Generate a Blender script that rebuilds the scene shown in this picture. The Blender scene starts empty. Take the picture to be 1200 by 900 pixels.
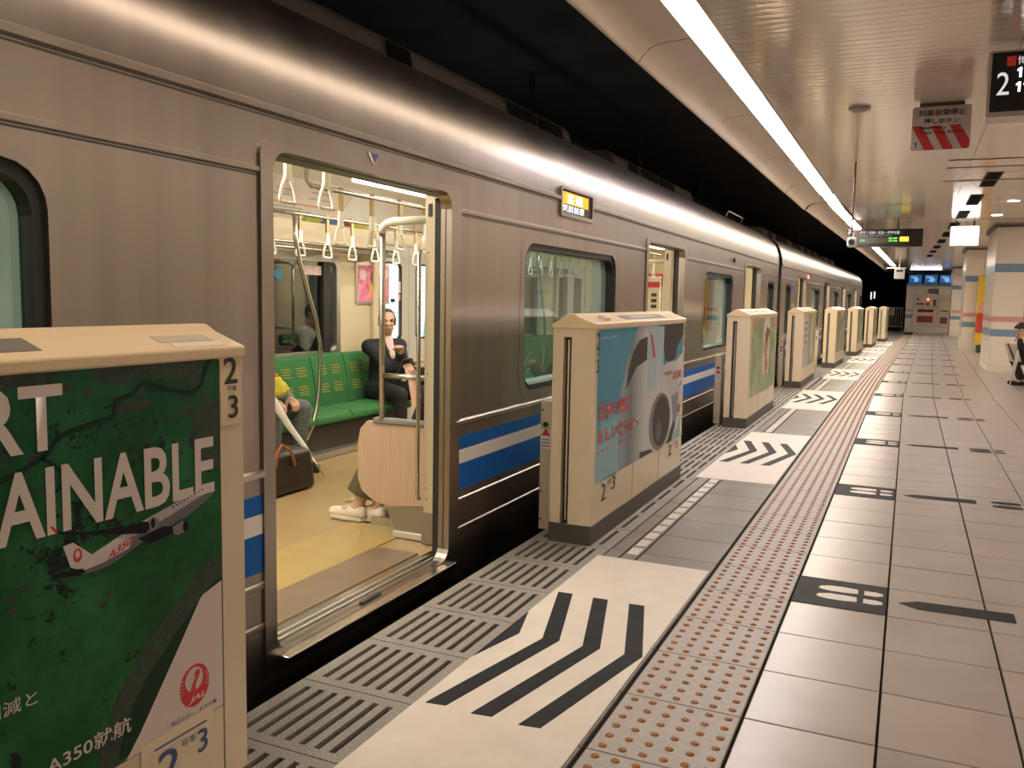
import bpy, bmesh, math, random
from mathutils import Vector, Matrix, noise

random.seed(7)
SC = bpy.context.scene
COL = SC.collection
R = math.radians

# ------------------------------------------------------------------ camera
def make_camera():
    yaw, pitch, roll, fpx = R(24.5389), R(5.7086), R(1.0189), 1013.22
    fwd = Vector((-math.sin(yaw)*math.cos(pitch), math.cos(yaw)*math.cos(pitch), -math.sin(pitch)))
    r0 = Vector((math.cos(yaw), math.sin(yaw), 0)); u0 = r0.cross(fwd)
    rt = r0*math.cos(roll) + u0*math.sin(roll); up = rt.cross(fwd)
    m = Matrix(((rt.x, up.x, -fwd.x, 0), (rt.y, up.y, -fwd.y, 0), (rt.z, up.z, -fwd.z, 1.30), (0, 0, 0, 1)))
    cd = bpy.data.cameras.new('camera'); cd.sensor_width = 36; cd.sensor_fit = 'HORIZONTAL'
    cd.lens = fpx/1200*36; cd.clip_start = .05; cd.clip_end = 300
    o = bpy.data.objects.new('camera', cd); COL.objects.link(o); o.matrix_world = m
    SC.camera = o
make_camera()

# ------------------------------------------------------------------ world and exposure
w = bpy.data.worlds.new('world'); SC.world = w; w.use_nodes = True
w.node_tree.nodes['Background'].inputs[0].default_value = (1.0, .86, .72, 1)
w.node_tree.nodes['Background'].inputs[1].default_value = .01
vs = SC.view_settings
SC.display_settings.display_device = 'sRGB'
vs.view_transform = 'Standard'; vs.look = 'None'; vs.gamma = 1; vs.use_curve_mapping = False
vs.exposure = 0.0
STRIP_DIM = ((1.0, .83, .66), 15)
STRIP_WARM = ((1.0, .86, .70), 34)       # the long fluorescent line over the platform edge: colour, strength
STRIP_COOL = ((1.0, .90, .90), 36)
CAR_LIGHT = ((1.0, .90, .74), 20)      # lamps inside the train
DOWN_LIGHT = ((1.0, .84, .68), 18)

# ------------------------------------------------------------------ constants of the place
XT = -2.02          # outer side of the train
S = 4.72            # pitch of train doors and platform gates
TX, TY = .387, .3933  # floor tile pitch
def bend(x, y): return x + (0 if y < 10 else .02*(y-10)**2/16 if y < 18 else .02*(y-14))   # the platform turns a little beyond y = 14

# ------------------------------------------------------------------ materials
MATS = {}
def mat(name, col, rough=.5, metal=0.0, spec=.5, emit=None, coat=0.0):
    if name in MATS: return MATS[name]
    m = bpy.data.materials.new(name); m.use_nodes = True
    b = m.node_tree.nodes['Principled BSDF']
    b.inputs['Base Color'].default_value = (*col, 1); b.inputs['Roughness'].default_value = rough
    b.inputs['Metallic'].default_value = metal; b.inputs['Specular IOR Level'].default_value = spec
    b.inputs['Coat Weight'].default_value = coat
    if emit:
        b.inputs['Emission Color'].default_value = (*emit[0], 1); b.inputs['Emission Strength'].default_value = emit[1]
    MATS[name] = m
    return m
def N(m, t, **kw):
    n = m.node_tree.nodes.new(t)
    for k, v in kw.items():
        if k.startswith('i_'):
            key = k[2:].replace('_', ' ')
            n.inputs[key].default_value = v
        else: setattr(n, k, v)
    return n
def L(m, a, b): m.node_tree.links.new(a, b)
def bsdf(m): return m.node_tree.nodes['Principled BSDF']
def ramp(m, stops, fac=None):
    n = N(m, 'ShaderNodeValToRGB'); e = n.color_ramp.elements
    while len(e) < len(stops): e.new(.5)
    for el, (p, c) in zip(e, stops):
        el.position = p; el.color = (*c, 1) if len(c) == 3 else c
    if fac is not None: L(m, fac, n.inputs[0])
    return n
def coords(m, scale=(1, 1, 1), kind='Position', loc=(0, 0, 0)):
    t = N(m, 'ShaderNodeNewGeometry' if kind == 'Position' else 'ShaderNodeTexCoord'); mp = N(m, 'ShaderNodeMapping')
    mp.inputs['Scale'].default_value = scale; mp.inputs['Location'].default_value = loc
    L(m, t.outputs[kind], mp.inputs[0]); return mp.outputs[0]
def mottled(name, c0, c1, scale=(8, 8, 8), rough=.5, metal=0, detail=6, bump=0, rr=None, spec=.5, lo=.35, hi=.65, coat=0):
    m = mat(name, c0, rough, metal, spec, coat=coat)
    if m.get('done'): return m
    m['done'] = 1
    nz = N(m, 'ShaderNodeTexNoise', i_Scale=1.0, i_Detail=detail, i_Roughness=.6); L(m, coords(m, scale), nz.inputs['Vector'])
    rp = ramp(m, [(lo, c0), (hi, c1)], nz.outputs['Fac']); L(m, rp.outputs[0], bsdf(m).inputs['Base Color'])
    if rr:
        r2 = ramp(m, [(lo, (rr[0],)*3), (hi, (rr[1],)*3)], nz.outputs['Fac']); L(m, r2.outputs[0], bsdf(m).inputs['Roughness'])
    if bump:
        bp = N(m, 'ShaderNodeBump', i_Strength=bump, i_Distance=.004); L(m, nz.outputs['Fac'], bp.inputs['Height']); L(m, bp.outputs[0], bsdf(m).inputs['Normal'])
    return m
def glass(name, tint, trans, rough=.0, f0=.035):
    if name in MATS: return MATS[name]
    m = bpy.data.materials.new(name); m.use_nodes = True; nt = m.node_tree; nt.nodes.clear()
    out = N(m, 'ShaderNodeOutputMaterial'); mx = N(m, 'ShaderNodeMixShader'); lw = N(m, 'ShaderNodeLayerWeight', i_Blend=.5); pw = N(m, 'ShaderNodeMath', operation='POWER'); pw.inputs[1].default_value = 5.0; fr = N(m, 'ShaderNodeMath', operation='MULTIPLY_ADD'); fr.inputs[1].default_value = 1-f0; fr.inputs[2].default_value = f0
    L(m, lw.outputs['Facing'], pw.inputs[0]); L(m, pw.outputs[0], fr.inputs[0])
    tr = N(m, 'ShaderNodeBsdfTransparent'); tr.inputs[0].default_value = (*[t*trans for t in tint], 1)
    gl = N(m, 'ShaderNodeBsdfGlossy'); gl.inputs['Roughness'].default_value = rough; gl.inputs[0].default_value = (1, 1, 1, 1)
    L(m, fr.outputs[0], mx.inputs[0]); L(m, tr.outputs[0], mx.inputs[1]); L(m, gl.outputs[0], mx.inputs[2]); L(m, mx.outputs[0], out.inputs[0])
    MATS[name] = m; return m
def lamp(name, col, strength): return mat(name, (.03, .03, .03) if 'led' in name or 'sign' in name else (.9, .9, .9), .5, 0, .1, (col, strength))

# ------------------------------------------------------------------ mesh building
class MB:
    """Collects shapes in world space; build() links them as ONE mesh object."""
    def __init__(s): s.v = []; s.f = []; s.m = []; s.sm = []
    def add(s, vs, fs, mi=0, smooth=False):
        b = len(s.v); s.v += [tuple(v) for v in vs]
        for f in fs: s.f.append([b+i for i in f]); s.m.append(mi); s.sm.append(smooth)
        return s
    def box(s, x0, x1, y0, y1, z0, z1, mi=0):
        return s.add([(x, y, z) for x in (x0, x1) for y in (y0, y1) for z in (z0, z1)],
                     [(0, 1, 3, 2), (4, 6, 7, 5), (0, 4, 5, 1), (2, 3, 7, 6), (0, 2, 6, 4), (1, 5, 7, 3)], mi)
    def prism(s, poly, org, ux, uy, un, mi=0):
        """poly [(u,v)] extruded along vector un"""
        o = Vector(org); ux = Vector(ux); uy = Vector(uy); un = Vector(un); n = len(poly)
        a = [o+ux*u+uy*v for u, v in poly]; b = [p+un for p in a]
        fs = [tuple(range(n-1, -1, -1)), tuple(range(n, 2*n))]+[(i, (i+1) % n, n+(i+1) % n, n+i) for i in range(n)]
        return s.add(a+b, fs, mi)
    def tube(s, pts, r, n=10, mi=0, cap=True):
        pts = [Vector(p) for p in pts]; rs = r if isinstance(r, (list, tuple)) else [r]*len(pts)
        rings = []; prev = None
        for i, p in enumerate(pts):
            d = (pts[min(i+1, len(pts)-1)]-pts[max(i-1, 0)]).normalized()
            if prev is None:
                a = d.cross(Vector((0, 0, 1)) if abs(d.z) < .9 else Vector((1, 0, 0))).normalized()
            else: a = (prev-d*prev.dot(d)).normalized()
            prev = a; b = d.cross(a)
            rings.append([p+(a*math.cos(t)+b*math.sin(t))*rs[i] for t in [2*math.pi*k/n for k in range(n)]])
        vs = [v for rg in rings for v in rg]; fs = []
        for i in range(len(pts)-1):
            for k in range(n): fs.append((i*n+k, i*n+(k+1) % n, (i+1)*n+(k+1) % n, (i+1)*n+k))
        s.add(vs, fs, mi, True)
        if cap: s.add([], [], mi); b = len(s.v)-len(vs); s.f += [[b+k for k in range(n-1, -1, -1)], [b+(len(pts)-1)*n+k for k in range(n)]]; s.m += [mi, mi]; s.sm += [False, False]
        return s
    def sphere(s, c, r, nu=16, nv=10, mi=0, rot=None):
        c = Vector(c); r = (r, r, r) if isinstance(r, (int, float)) else r
        vs = []; fs = []
        for j in range(nv+1):
            t = math.pi*j/nv
            for i in range(nu):
                p = 2*math.pi*i/nu
                q = Vector((r[0]*math.sin(t)*math.cos(p), r[1]*math.sin(t)*math.sin(p), r[2]*math.cos(t)))
                vs.append(c+(rot @ q if rot else q))
        for j in range(nv):
            for i in range(nu): fs.append((j*nu+i, (j+1)*nu+i, (j+1)*nu+(i+1) % nu, j*nu+(i+1) % nu))
        return s.add(vs, fs, mi, True)
    def capsule(s, a, b, ra, rb, n=12):
        a = Vector(a); b = Vector(b); d = b-a; l = d.length
        q = d.to_track_quat('Z', 'Y').to_matrix() if l > 1e-6 else Matrix.Identity(3)
        vs = []; fs = []; prof = []
        for k in range(5): t = math.pi/2*(1-k/4); prof.append((ra*math.cos(t), -ra*math.sin(t)))
        for k in range(5): t = math.pi/2*k/4; prof.append((rb*math.cos(t), l+rb*math.sin(t)))
        for rr, z in prof:
            for i in range(n): p = 2*math.pi*i/n; vs.append(a+q @ Vector((rr*math.cos(p), rr*math.sin(p), z)))
        for j in range(len(prof)-1):
            for i in range(n): fs.append((j*n+i, j*n+(i+1) % n, (j+1)*n+(i+1) % n, (j+1)*n+i))
        return s.add(vs, fs, 0, True)
    def mesh(s, name, mats, bevel=0, seg=2, smooth=None):
        me = bpy.data.meshes.new(name); me.from_pydata(s.v, [], s.f)
        mats = mats if isinstance(mats, (list, tuple)) else [mats]
        for m in mats: me.materials.append(m)
        me.polygons.foreach_set('material_index', s.m)
        me.polygons.foreach_set('use_smooth', [bool(x) if smooth is None else smooth for x in s.sm])
        bm = bmesh.new(); bm.from_mesh(me); bmesh.ops.remove_doubles(bm, verts=bm.verts, dist=1e-5)
        bmesh.ops.recalc_face_normals(bm, faces=bm.faces)
        if bevel:
            es = [e for e in bm.edges if len(e.link_faces) == 2 and e.calc_face_angle(0) > .6]
            bmesh.ops.bevel(bm, geom=es, offset=bevel, segments=seg, profile=.5, affect='EDGES', clamp_overlap=True)
            for f in bm.faces: f.smooth = False
        bm.to_mesh(me); bm.free(); me.update(); return me
    def build(s, name, mats, parent=None, bevel=0, seg=2, smooth=None, kind=None):
        return link(name, s.mesh(name, mats, bevel, seg, smooth), parent, kind)
WORLD = {}
def link(name, me, parent=None, kind=None):
    o = bpy.data.objects.new(name, me); COL.objects.link(o)
    if parent is not None:
        o.parent = parent
        o.matrix_parent_inverse = WORLD.get(parent.name, Matrix.Identity(4)).inverted()
    if kind: o['kind'] = kind
    return o
def tag(o, label=None, cat=None, group=None, kind=None):
    for k, v in (('label', label), ('category', cat), ('group', group), ('kind', kind)):
        if v: o[k] = v
    return o
def thing(name, label, cat, loc=(0, 0, 0), group=None, rotz=0):
    o = bpy.data.objects.new(name, None); COL.objects.link(o); o.location = loc; o.empty_display_size = .1; o.rotation_euler.z = rotz
    WORLD[o.name] = Matrix.Translation(loc) @ Matrix.Rotation(rotz, 4, 'Z')
    return tag(o, label, cat, group)
def struct(name, label=None, loc=(0, 0, 0)):
    o = bpy.data.objects.new(name, None); COL.objects.link(o); o.location = loc
    WORLD[o.name] = Matrix.Translation(loc)
    return tag(o, label, None, None, 'structure')
def kids(o): return [c for c in bpy.data.objects if c.parent == o]
def copy_tree(o, parent=None, ch=None):
    if ch is None:
        ch = {}
        for c in bpy.data.objects:
            if c.parent: ch.setdefault(c.parent.name, []).append(c)
    c = o.copy(); COL.objects.link(c)
    if parent is not None: c.parent = parent; c.matrix_parent_inverse = o.matrix_parent_inverse.copy()
    for k in ch.get(o.name, []): copy_tree(k, c, ch)
    return c
def move_copy(o, dx=0, dy=0, dz=0, parent=None):
    """copy of one part with its sub-parts under the same parent, shifted"""
    c = copy_tree(o, parent if parent is not None else o.parent)
    c.location = Vector(o.location)+Vector((dx, dy, dz)); return c

# ------------------------------------------------------------------ flat shapes, text
def rr(x0, y0, x1, y1, r=.0, n=5, corners='abcd'):
    """rounded rectangle; corners a=(x0,y0) b=(x1,y0) c=(x1,y1) d=(x0,y1)"""
    out = []
    for key, cx, cy, a0, px, py in (('a', x0+r, y0+r, math.pi, x0, y0), ('b', x1-r, y0+r, 1.5*math.pi, x1, y0), ('c', x1-r, y1-r, 0, x1, y1), ('d', x0+r, y1-r, .5*math.pi, x0, y1)):
        if r > 0 and key in corners:
            for k in range(n+1): t = a0+k/n*math.pi/2; out.append((cx+r*math.cos(t), cy+r*math.sin(t)))
        else: out.append((px, py))
    return out
def ell(cx, cy, rx, ry, n=24, a0=0, a1=2*math.pi):
    return [(cx+rx*math.cos(a0+(a1-a0)*k/n), cy+ry*math.sin(a0+(a1-a0)*k/n)) for k in range(n+(0 if abs(a1-a0-2*math.pi) < 1e-6 else 1))]
def curve_mesh(cu):
    o = bpy.data.objects.new('tmp', cu); COL.objects.link(o)
    dg = bpy.context.evaluated_depsgraph_get()
    me = bpy.data.meshes.new_from_object(o.evaluated_get(dg), preserve_all_data_layers=False, depsgraph=dg)
    bpy.data.objects.remove(o); bpy.data.curves.remove(cu); return me
def plate_mesh(name, outline, holes, org, ux, uy, t, m):
    """flat sheet with holes; (u,v) -> org+u*ux+v*uy, thickness t behind (towards -un) and front face on org"""
    cu = bpy.data.curves.new(name, 'CURVE'); cu.dimensions = '2D'; cu.fill_mode = 'BOTH'; cu.extrude = abs(t)/2
    for poly in [outline]+list(holes):
        sp = cu.splines.new('POLY'); sp.points.add(len(poly)-1)
        for p, (u, v) in zip(sp.points, poly): p.co = (u, v, 0, 1)
        sp.use_cyclic_u = True
    me = curve_mesh(cu); ux = Vector(ux); uy = Vector(uy); un = ux.cross(uy); o = Vector(org)
    M = Matrix(((ux.x, uy.x, un.x, 0), (ux.y, uy.y, un.y, 0), (ux.z, uy.z, un.z, 0), (0, 0, 0, 1)))
    me.transform(Matrix.Translation(o-un*(t/2)) @ M)
    me.materials.clear(); me.materials.append(m); me.name = name
    for p in me.polygons: p.use_smooth = False
    return me
def plate(name, outline, holes, org, ux, uy, t, m, parent=None):
    return link(name, plate_mesh(name, outline, holes, org, ux, uy, t, m), parent)
def text_mesh(s, m, org, ux, uy, w=None, h=None, t=.0008, bold=0.0, shear=0, center=False):
    """lettering fitted to width w and/or height h, standing on org"""
    cu = bpy.data.curves.new('lettering', 'FONT'); cu.body = s; cu.size = 1; cu.fill_mode = 'FRONT'; cu.resolution_u = 3
    cu.offset = bold; cu.shear = shear
    me = curve_mesh(cu)
    if not me.vertices: return me
    xs = [v.co.x for v in me.vertices]; ys = [v.co.y for v in me.vertices]
    W = max(xs)-min(xs); H = max(ys)-min(ys)
    sx = w/W if w else (h/H); sy = h/H if h else sx
    ux = Vector(ux); uy = Vector(uy); un = ux.cross(uy); o = Vector(org)
    x0 = min(xs)+(W/2 if center else 0); y0 = min(ys)
    for v in me.vertices: v.co = o+ux*((v.co.x-x0)*sx)+uy*((v.co.y-y0)*sy)+un*t
    me.materials.clear(); me.materials.append(m); return me
def text(s, m, org, ux, uy, w=None, h=None, parent=None, name='lettering', **k):
    return link(name, text_mesh(s, m, org, ux, uy, w, h, **k), parent)
def flat(name, poly, org, ux, uy, m, parent, t=.0008, holes=()):
    """printed shape lying on a surface: front face t in front of org"""
    un = Vector(ux).cross(Vector(uy))
    return plate(name, poly, holes, Vector(org)+un*t, ux, uy, t*.9, m, parent)
def modified(o, mods):
    """apply modifiers through the depsgraph, keep one mesh"""
    for kind, props in mods:
        md = o.modifiers.new(kind, kind)
        for k, v in props.items(): setattr(md, k, v)
    dg = bpy.context.evaluated_depsgraph_get(); dg.update()
    me = bpy.data.meshes.new_from_object(o.evaluated_get(dg)); o.modifiers.clear()
    old = o.data; mats = list(old.materials); o.data = me; me.materials.clear()
    for m_ in mats: me.materials.append(m_)
    bpy.data.meshes.remove(old); return o
XA, YA, ZA = Vector((1, 0, 0)), Vector((0, 1, 0)), Vector((0, 0, 1))

# ================================================================== materials used in many places
M_TILE = mottled('floor tile', (.37, .325, .305), (.43, .38, .355), (2.2, 2.2, 2.2), .3, 0, 2, 0, (.285, .315), .5)
M_TILE_FINE = mottled('floor tile warm', (.39, .335, .31), (.45, .395, .365), (2.6, 2.6, 2.6), .3, 0, 2, 0, (.285, .315), .5)
M_JOINT = mat('floor joint', (.04, .033, .028), .8, 0, .2)
M_GREY = mottled('grey platform tile', (.19, .175, .165), (.25, .232, .22), (2.2, 2.2, 2.2), .34, 0, 1.5, 0, (.33, .37))
M_GRATE = mottled('granite grating', (.20, .185, .17), (.36, .335, .305), (160, 160, 160), .62, 0, 2)
M_TACT = mottled('tactile tile', (.37, .345, .33), (.44, .41, .395), (40, 40, 40), .5, 0, 4)
M_DOME = mat('brass dome', (.30, .12, .035), .36, .3)
M_WHITE = mottled('white floor film', (.70, .64, .58), (.76, .70, .64), (7, 7, 7), .42, 0, 6)
M_BLACKF = mottled('black floor film', (.012, .014, .017), (.022, .023, .025), (9, 9, 9), .6, 0, 6, spec=.2)
M_CREAM = mottled('cream gate paint', (.70, .585, .41), (.74, .62, .44), (2, 2, 2), .32, 0, 3, 0, (.28, .36))
M_CREAMW = mottled('cream wall panel', (.74, .69, .58), (.78, .73, .62), (1, 1, 1), .25, 0, 3)
M_BLACK = mat('black', (.012, .012, .012), .55)
M_RUB = mat('black rubber', (.016, .015, .014), .5)
M_DARK = mat('dark grey', (.05, .048, .045), .55)
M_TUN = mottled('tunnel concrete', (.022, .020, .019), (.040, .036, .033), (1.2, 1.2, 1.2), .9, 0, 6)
M_STEEL = mat('polished steel', (.62, .58, .52), .22, 1.0)
M_ALU = mat('aluminium', (.62, .60, .56), .38, 1.0)
M_PIPE = mat('stainless pipe', (.52, .49, .44), .27, 1.0)
M_INK = mat('black ink', (.015, .015, .017), .5)
M_RED = mat('red ink', (.62, .03, .035), .45)
M_PAPER = mat('white paper', (.80, .78, .74), .5)
M_BLUE = mat('blue stripe', (.004, .105, .40), .4, 0, .2)
M_NAVY = mat('navy ink', (.02, .06, .24), .45)
M_BANDB = mat('blue band', (.20, .32, .47), .3)
M_BANDP = mat('pink band', (.66, .34, .36), .3)

# ================================================================== floor
FLOOR = struct('floor', 'platform floor of pale tiles with tactile strip and grating')
def bent(mb):
    mb.v = [(bend(x, y), y, z) for x, y, z in mb.v]; return mb
def ysteps(y0, y1, d=2.36):
    n = max(1, int(math.ceil((y1-y0)/d))); return [y0+(y1-y0)*k/n for k in range(n+1)]
b = MB()
ys = ysteps(-8, 52, 1.0)
for a, c in zip(ys, ys[1:]): b.box(-1.80, 7.0, a, c, -.30, -.016)
bent(b).build('slab', M_JOINT, FLOOR)
b = MB()
for a, c in zip(ys, ys[1:]): b.box(-1.80, -1.72, a, c, -1.25, -.30)
bent(b).build('platform_edge_wall', M_DARK, FLOOR)

X1 = -.403; Y0 = 2.281
def tile_mb(x0, x1, y0, y1, g=.0022, top=0.0, mb=None, t=.016, bev=.002):
    m = mb or MB(); x0 += g*1.9; x1 -= g*1.9; y0 += g*1.45; y1 -= g*1.45
    v = [(x0, y0, -t), (x1, y0, -t), (x1, y1, -t), (x0, y1, -t), (x0, y0, top-bev), (x1, y0, top-bev), (x1, y1, top-bev), (x0, y1, top-bev),
         (x0+bev, y0+bev, top), (x1-bev, y0+bev, top), (x1-bev, y1-bev, top), (x0+bev, y1-bev, top)]
    f = [(0, 1, 5, 4), (1, 2, 6, 5), (2, 3, 7, 6), (3, 0, 4, 7), (4, 5, 9, 8), (5, 6, 10, 9), (6, 7, 11, 10), (7, 4, 8, 11), (8, 9, 10, 11)]
    return m.add(v, f)
def visible(x, y):
    d = Vector((x, y, -1.30)); a = Vector((.90880, .41685, .01769)); u = Vector((-.05748, .08309, .99488)); f = Vector((-.41325, .90517, -.09947))
    dz = d.dot(f)
    return dz > .3 and abs(d.dot(a)/dz) < .66 and abs(d.dot(u)/dz) < .52
# pale tiles right of the tactile strip: near ones one by one, the rest joined
proto = tile_mb(0, TX, 0, TY).mesh('tile', M_TILE); proto2 = tile_mb(0, TX, 0, TY).mesh('tile', M_TILE_FINE)
rest = MB(); count = 0
for j in range(-26, 118):
    for i in range(0, 19):
        x0 = X1+i*TX; y0 = Y0+j*TY
        if visible(x0+TX/2, y0+TY/2) and y0 < 13.9 and count < 290:
            o = link('tile', proto if (i*7+j*3) % 5 else proto2, FLOOR); o.location = (x0, y0, random.uniform(-.0006, .0006)); count += 1
        else:
            tile_mb(x0, x0+TX, y0, y0+TY, mb=rest)
bent(rest).build('tile_field', M_TILE, FLOOR, kind='stuff')
# tactile strip
XS0, XS1 = -.782, -.403
def domes_mb(x0, x1, y0):
    m = MB(); w = x1-x0
    for i in range(6):
        for j in range(6):
            cx = x0+w*(i+.62)/6.25; cy = y0+TY*(j+.5)/6; r = .0135; rings = [(r, 0), (r*.86, .0032), (r*.5, .0052)]
            vs = [(cx+q*math.cos(t*math.pi/4), cy+q*math.sin(t*math.pi/4), h) for q, h in rings for t in range(8)]+[(cx, cy, .0058)]
            fs = [(k*8+t, k*8+(t+1) % 8, (k+1)*8+(t+1) % 8, (k+1)*8+t) for k in range(2) for t in range(8)]+[(16+t, 16+(t+1) % 8, 24) for t in range(8)]
            m.add(vs, fs, 0, True)
    return m
tm = tile_mb(XS0-.004, XS1-.004, 0, TY, .0020).mesh('tactile_tile', M_TACT); dm = domes_mb(XS0, XS1, 0).mesh('domes', M_DOME)
for j in range(-4, 100):
    y0 = Y0+j*TY
    o = link('tactile_tile', tm, FLOOR); o.location = (bend(0, y0), y0, 0)
    d = link('domes', dm, o, 'stuff')
# grey zone between grating and tactile strip
near, far = [], MB()
gm1 = tile_mb(-1.18, -.796, 0, TY, .002).mesh('grey_tile', M_GREY); gm2 = tile_mb(-1.352, -1.268, 0, TY, .002).mesh('grey_tile', M_GREY); gm3 = tile_mb(-1.266, -1.182, 0, TY, .002).mesh('grey_tile', M_GREY)
for j in range(-6, 118):
    y0 = Y0+j*TY
    for g in (gm1, gm2, gm3):
        if 1.2 < y0 < 12: o = link('grey_tile', g, FLOOR); o.location = (0, y0, 0)
        else:
            for vv in [(-1.18, -.796), (-1.352, -1.268), (-1.266, -1.182)][[gm1, gm2, gm3].index(g):][:1]: tile_mb(vv[0], vv[1], y0, y0+TY, .002, mb=far)
bent(far).build('grey_tile_field', M_GREY, FLOOR, kind='stuff')
# granite grating slabs with seven slots along the platform edge
def grate_mb(y0=0, mb=None, detail=True):
    m = mb or MB(); xa, xb = -1.80, -1.355; g = .0025
    sl = [xa+.045+k*.053 for k in range(7)]; w = .022; e = .042
    m.box(xa, xb, y0+g, y0+e, -.05, 0); m.box(xa, xb, y0+TY-e, y0+TY-g, -.05, 0)
    prev = xa
    for s_ in sl+[None]:
        x1 = s_ if s_ is not None else xb
        m.box(prev, x1, y0+e, y0+TY-e, -.05, 0)
        prev = x1+w
    return m
gmesh = grate_mb().mesh('grating_slab', M_GRATE)
gf = MB()
for j in range(-6, 118):
    y0 = Y0+j*TY
    if y0 < 16 and y0 > 0: o = link('grating_slab', gmesh, FLOOR); o.location = (0, y0, 0)
    else: grate_mb(y0, gf)
bent(gf).build('grating_field', M_GRATE, FLOOR, kind='stuff')
b = MB()
for a, c in zip(ys, ys[1:]): b.box(-1.80, -1.355, a, c, -.30, -.048)
bent(b).build('grating_bed', M_BLACK, FLOOR)
# white dashes between the boarding mats
dash = MB().box(-.028, .028, -.062, .062, 0, .0022).mesh('white_dash', M_WHITE)
nd = 0
for g in range(-1, 8):
    ya = 4.17+S*g
    for k in range(13):
        y = ya+.09+k*.164
        if y < .5 or y > 38: continue
        o = link('white_dash', dash, FLOOR); o.location = (bend(-1.224, y), y, 0); nd += 1
# boarding mats: white film with black chevrons
for g in range(0, 7):
    yc = 2.86+S*g
    o = plate('boarding_mat', rr(-1.372, yc-1.27, -.808, yc+1.24), [], (0, 0, .0026), XA, YA, .0024, M_WHITE, FLOOR)
    for k in range(4):
        dx = -.163*k; q = .066
        ch = [(-.955+dx, yc+.63), (-.815+dx, yc+.115), (-.945+dx, yc-.54), (-.945-q*1.05+dx, yc-.55), (-.815-q+dx, yc+.105), (-.955-q+dx, yc+.625)]
        if k == 3:
            xl = -1.37     # cut by the edge of the mat
            ch = [(xl, yc+.32), (-.815+dx, yc+.115), (xl, yc-.25), (xl, yc+.02), (xl, yc+.21)]
            ch = [(xl, yc+.35), (-.818+dx, yc+.112), (xl, yc-.16)]
        plate('chevron', ch, [], (0, 0, .0040), XA, YA, .0014, M_BLACKF, o)
    yb = yc
    if yb > 14: o.location = (bend(0, yb), 0, 0)
# queue marks: black tile with white soles, then a dark pencil arrow and a second pair of soles
def soles(par, x, y, m, z=.0034, s=1.0):
    for sy in (-.058, .058):
        plate('sole', [(x+u*s, y+(sy+v)*s) for u, v in [(-.095, 0), (-.085, .022), (-.045, .042), (.02, .044), (.072, .036), (.075, -.026), (.02, -.036), (-.045, -.034), (-.085, -.02)]], [], (0, 0, z), XA, YA, .0012, m, par)
        plate('heel', [(x+u*s, y+(sy+v)*s) for u, v in [(.10, .034), (.15, .034), (.178, .02), (.178, -.012), (.15, -.028), (.10, -.026)]], [], (0, 0, z), XA, YA, .0012, m, par)
for q in range(0, 13):
    y0 = Y0+4*TY+q*6*TY
    o = plate('queue_mark', rr(X1+.003, y0+.003, X1+TX-.003, y0+TY-.003), [], (0, 0, .0020), XA, YA, .0016, M_BLACKF, FLOOR)
    yc = y0+TY/2
    soles(o, X1+.19, yc, M_WHITE)
    plate('arrow', [(.03, yc), (.105, yc+.055), (.475, yc+.075), (.475, yc-.045), (.105, yc-.05)], [], (0, 0, .0020), XA, YA, .0012, M_BLACKF, o)
    soles(o, .66, yc, M_BLACKF, .0020, 1.05)
    if y0 > 14: o.location = (bend(0, y0), 0, 0)

# ================================================================== track bed, tunnel
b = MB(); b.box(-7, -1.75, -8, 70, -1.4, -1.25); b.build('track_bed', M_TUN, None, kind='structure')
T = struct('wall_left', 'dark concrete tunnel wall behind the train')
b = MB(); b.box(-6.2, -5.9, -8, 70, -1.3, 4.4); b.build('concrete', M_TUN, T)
b = MB()
for k in range(13): b.box(-5.9, -5.75, -6+k*6, -5.6+k*6, -1.2, 4.0)
b.build('pilasters', M_TUN, T, kind='stuff')
T = struct('ceiling_tunnel', 'black tunnel roof above the track')
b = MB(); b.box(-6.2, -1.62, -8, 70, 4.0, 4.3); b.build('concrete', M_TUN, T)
b = MB(); b.box(-1.72, -1.60, -8, 46, 2.92, 4.1); bent(b); b.build('edge_beam', M_TUN, T)
b = MB(); b.box(-8, 12, 69, 70, -1.4, 4.4); b.build('wall_far', M_TUN, None, kind='structure')
b = MB(); b.box(-8, 8, -8.4, -8, -1.4, 4.4); b.build('wall_back', M_CREAMW, None, kind='structure')
b = MB(); b.box(7.0, 7.2, -8, 52, 0, 3.2); b.build('wall_right', M_CREAMW, None, kind='structure')
b = MB(); b.box(6.98, 7.0, -8, 52, 0, .14); b.build('baseboard_right', M_DARK, None, kind='structure')
CR = thing('conductor_rail', 'long dark overhead conductor rail running above the train roofs', 'rail', (-4.3, 20, 3.45))
MB().box(-4.34, -4.26, -6, 60, 3.40, 3.46).build('rail_bar', mat('conductor', (.10, .095, .09), .5, .6), CR)
b = MB()
for k in range(14): b.box(-4.32, -4.28, -4+k*4.6, -3.9+k*4.6, 3.46, 4.0)
b.build('hangers', M_DARK, CR, kind='stuff')

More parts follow.
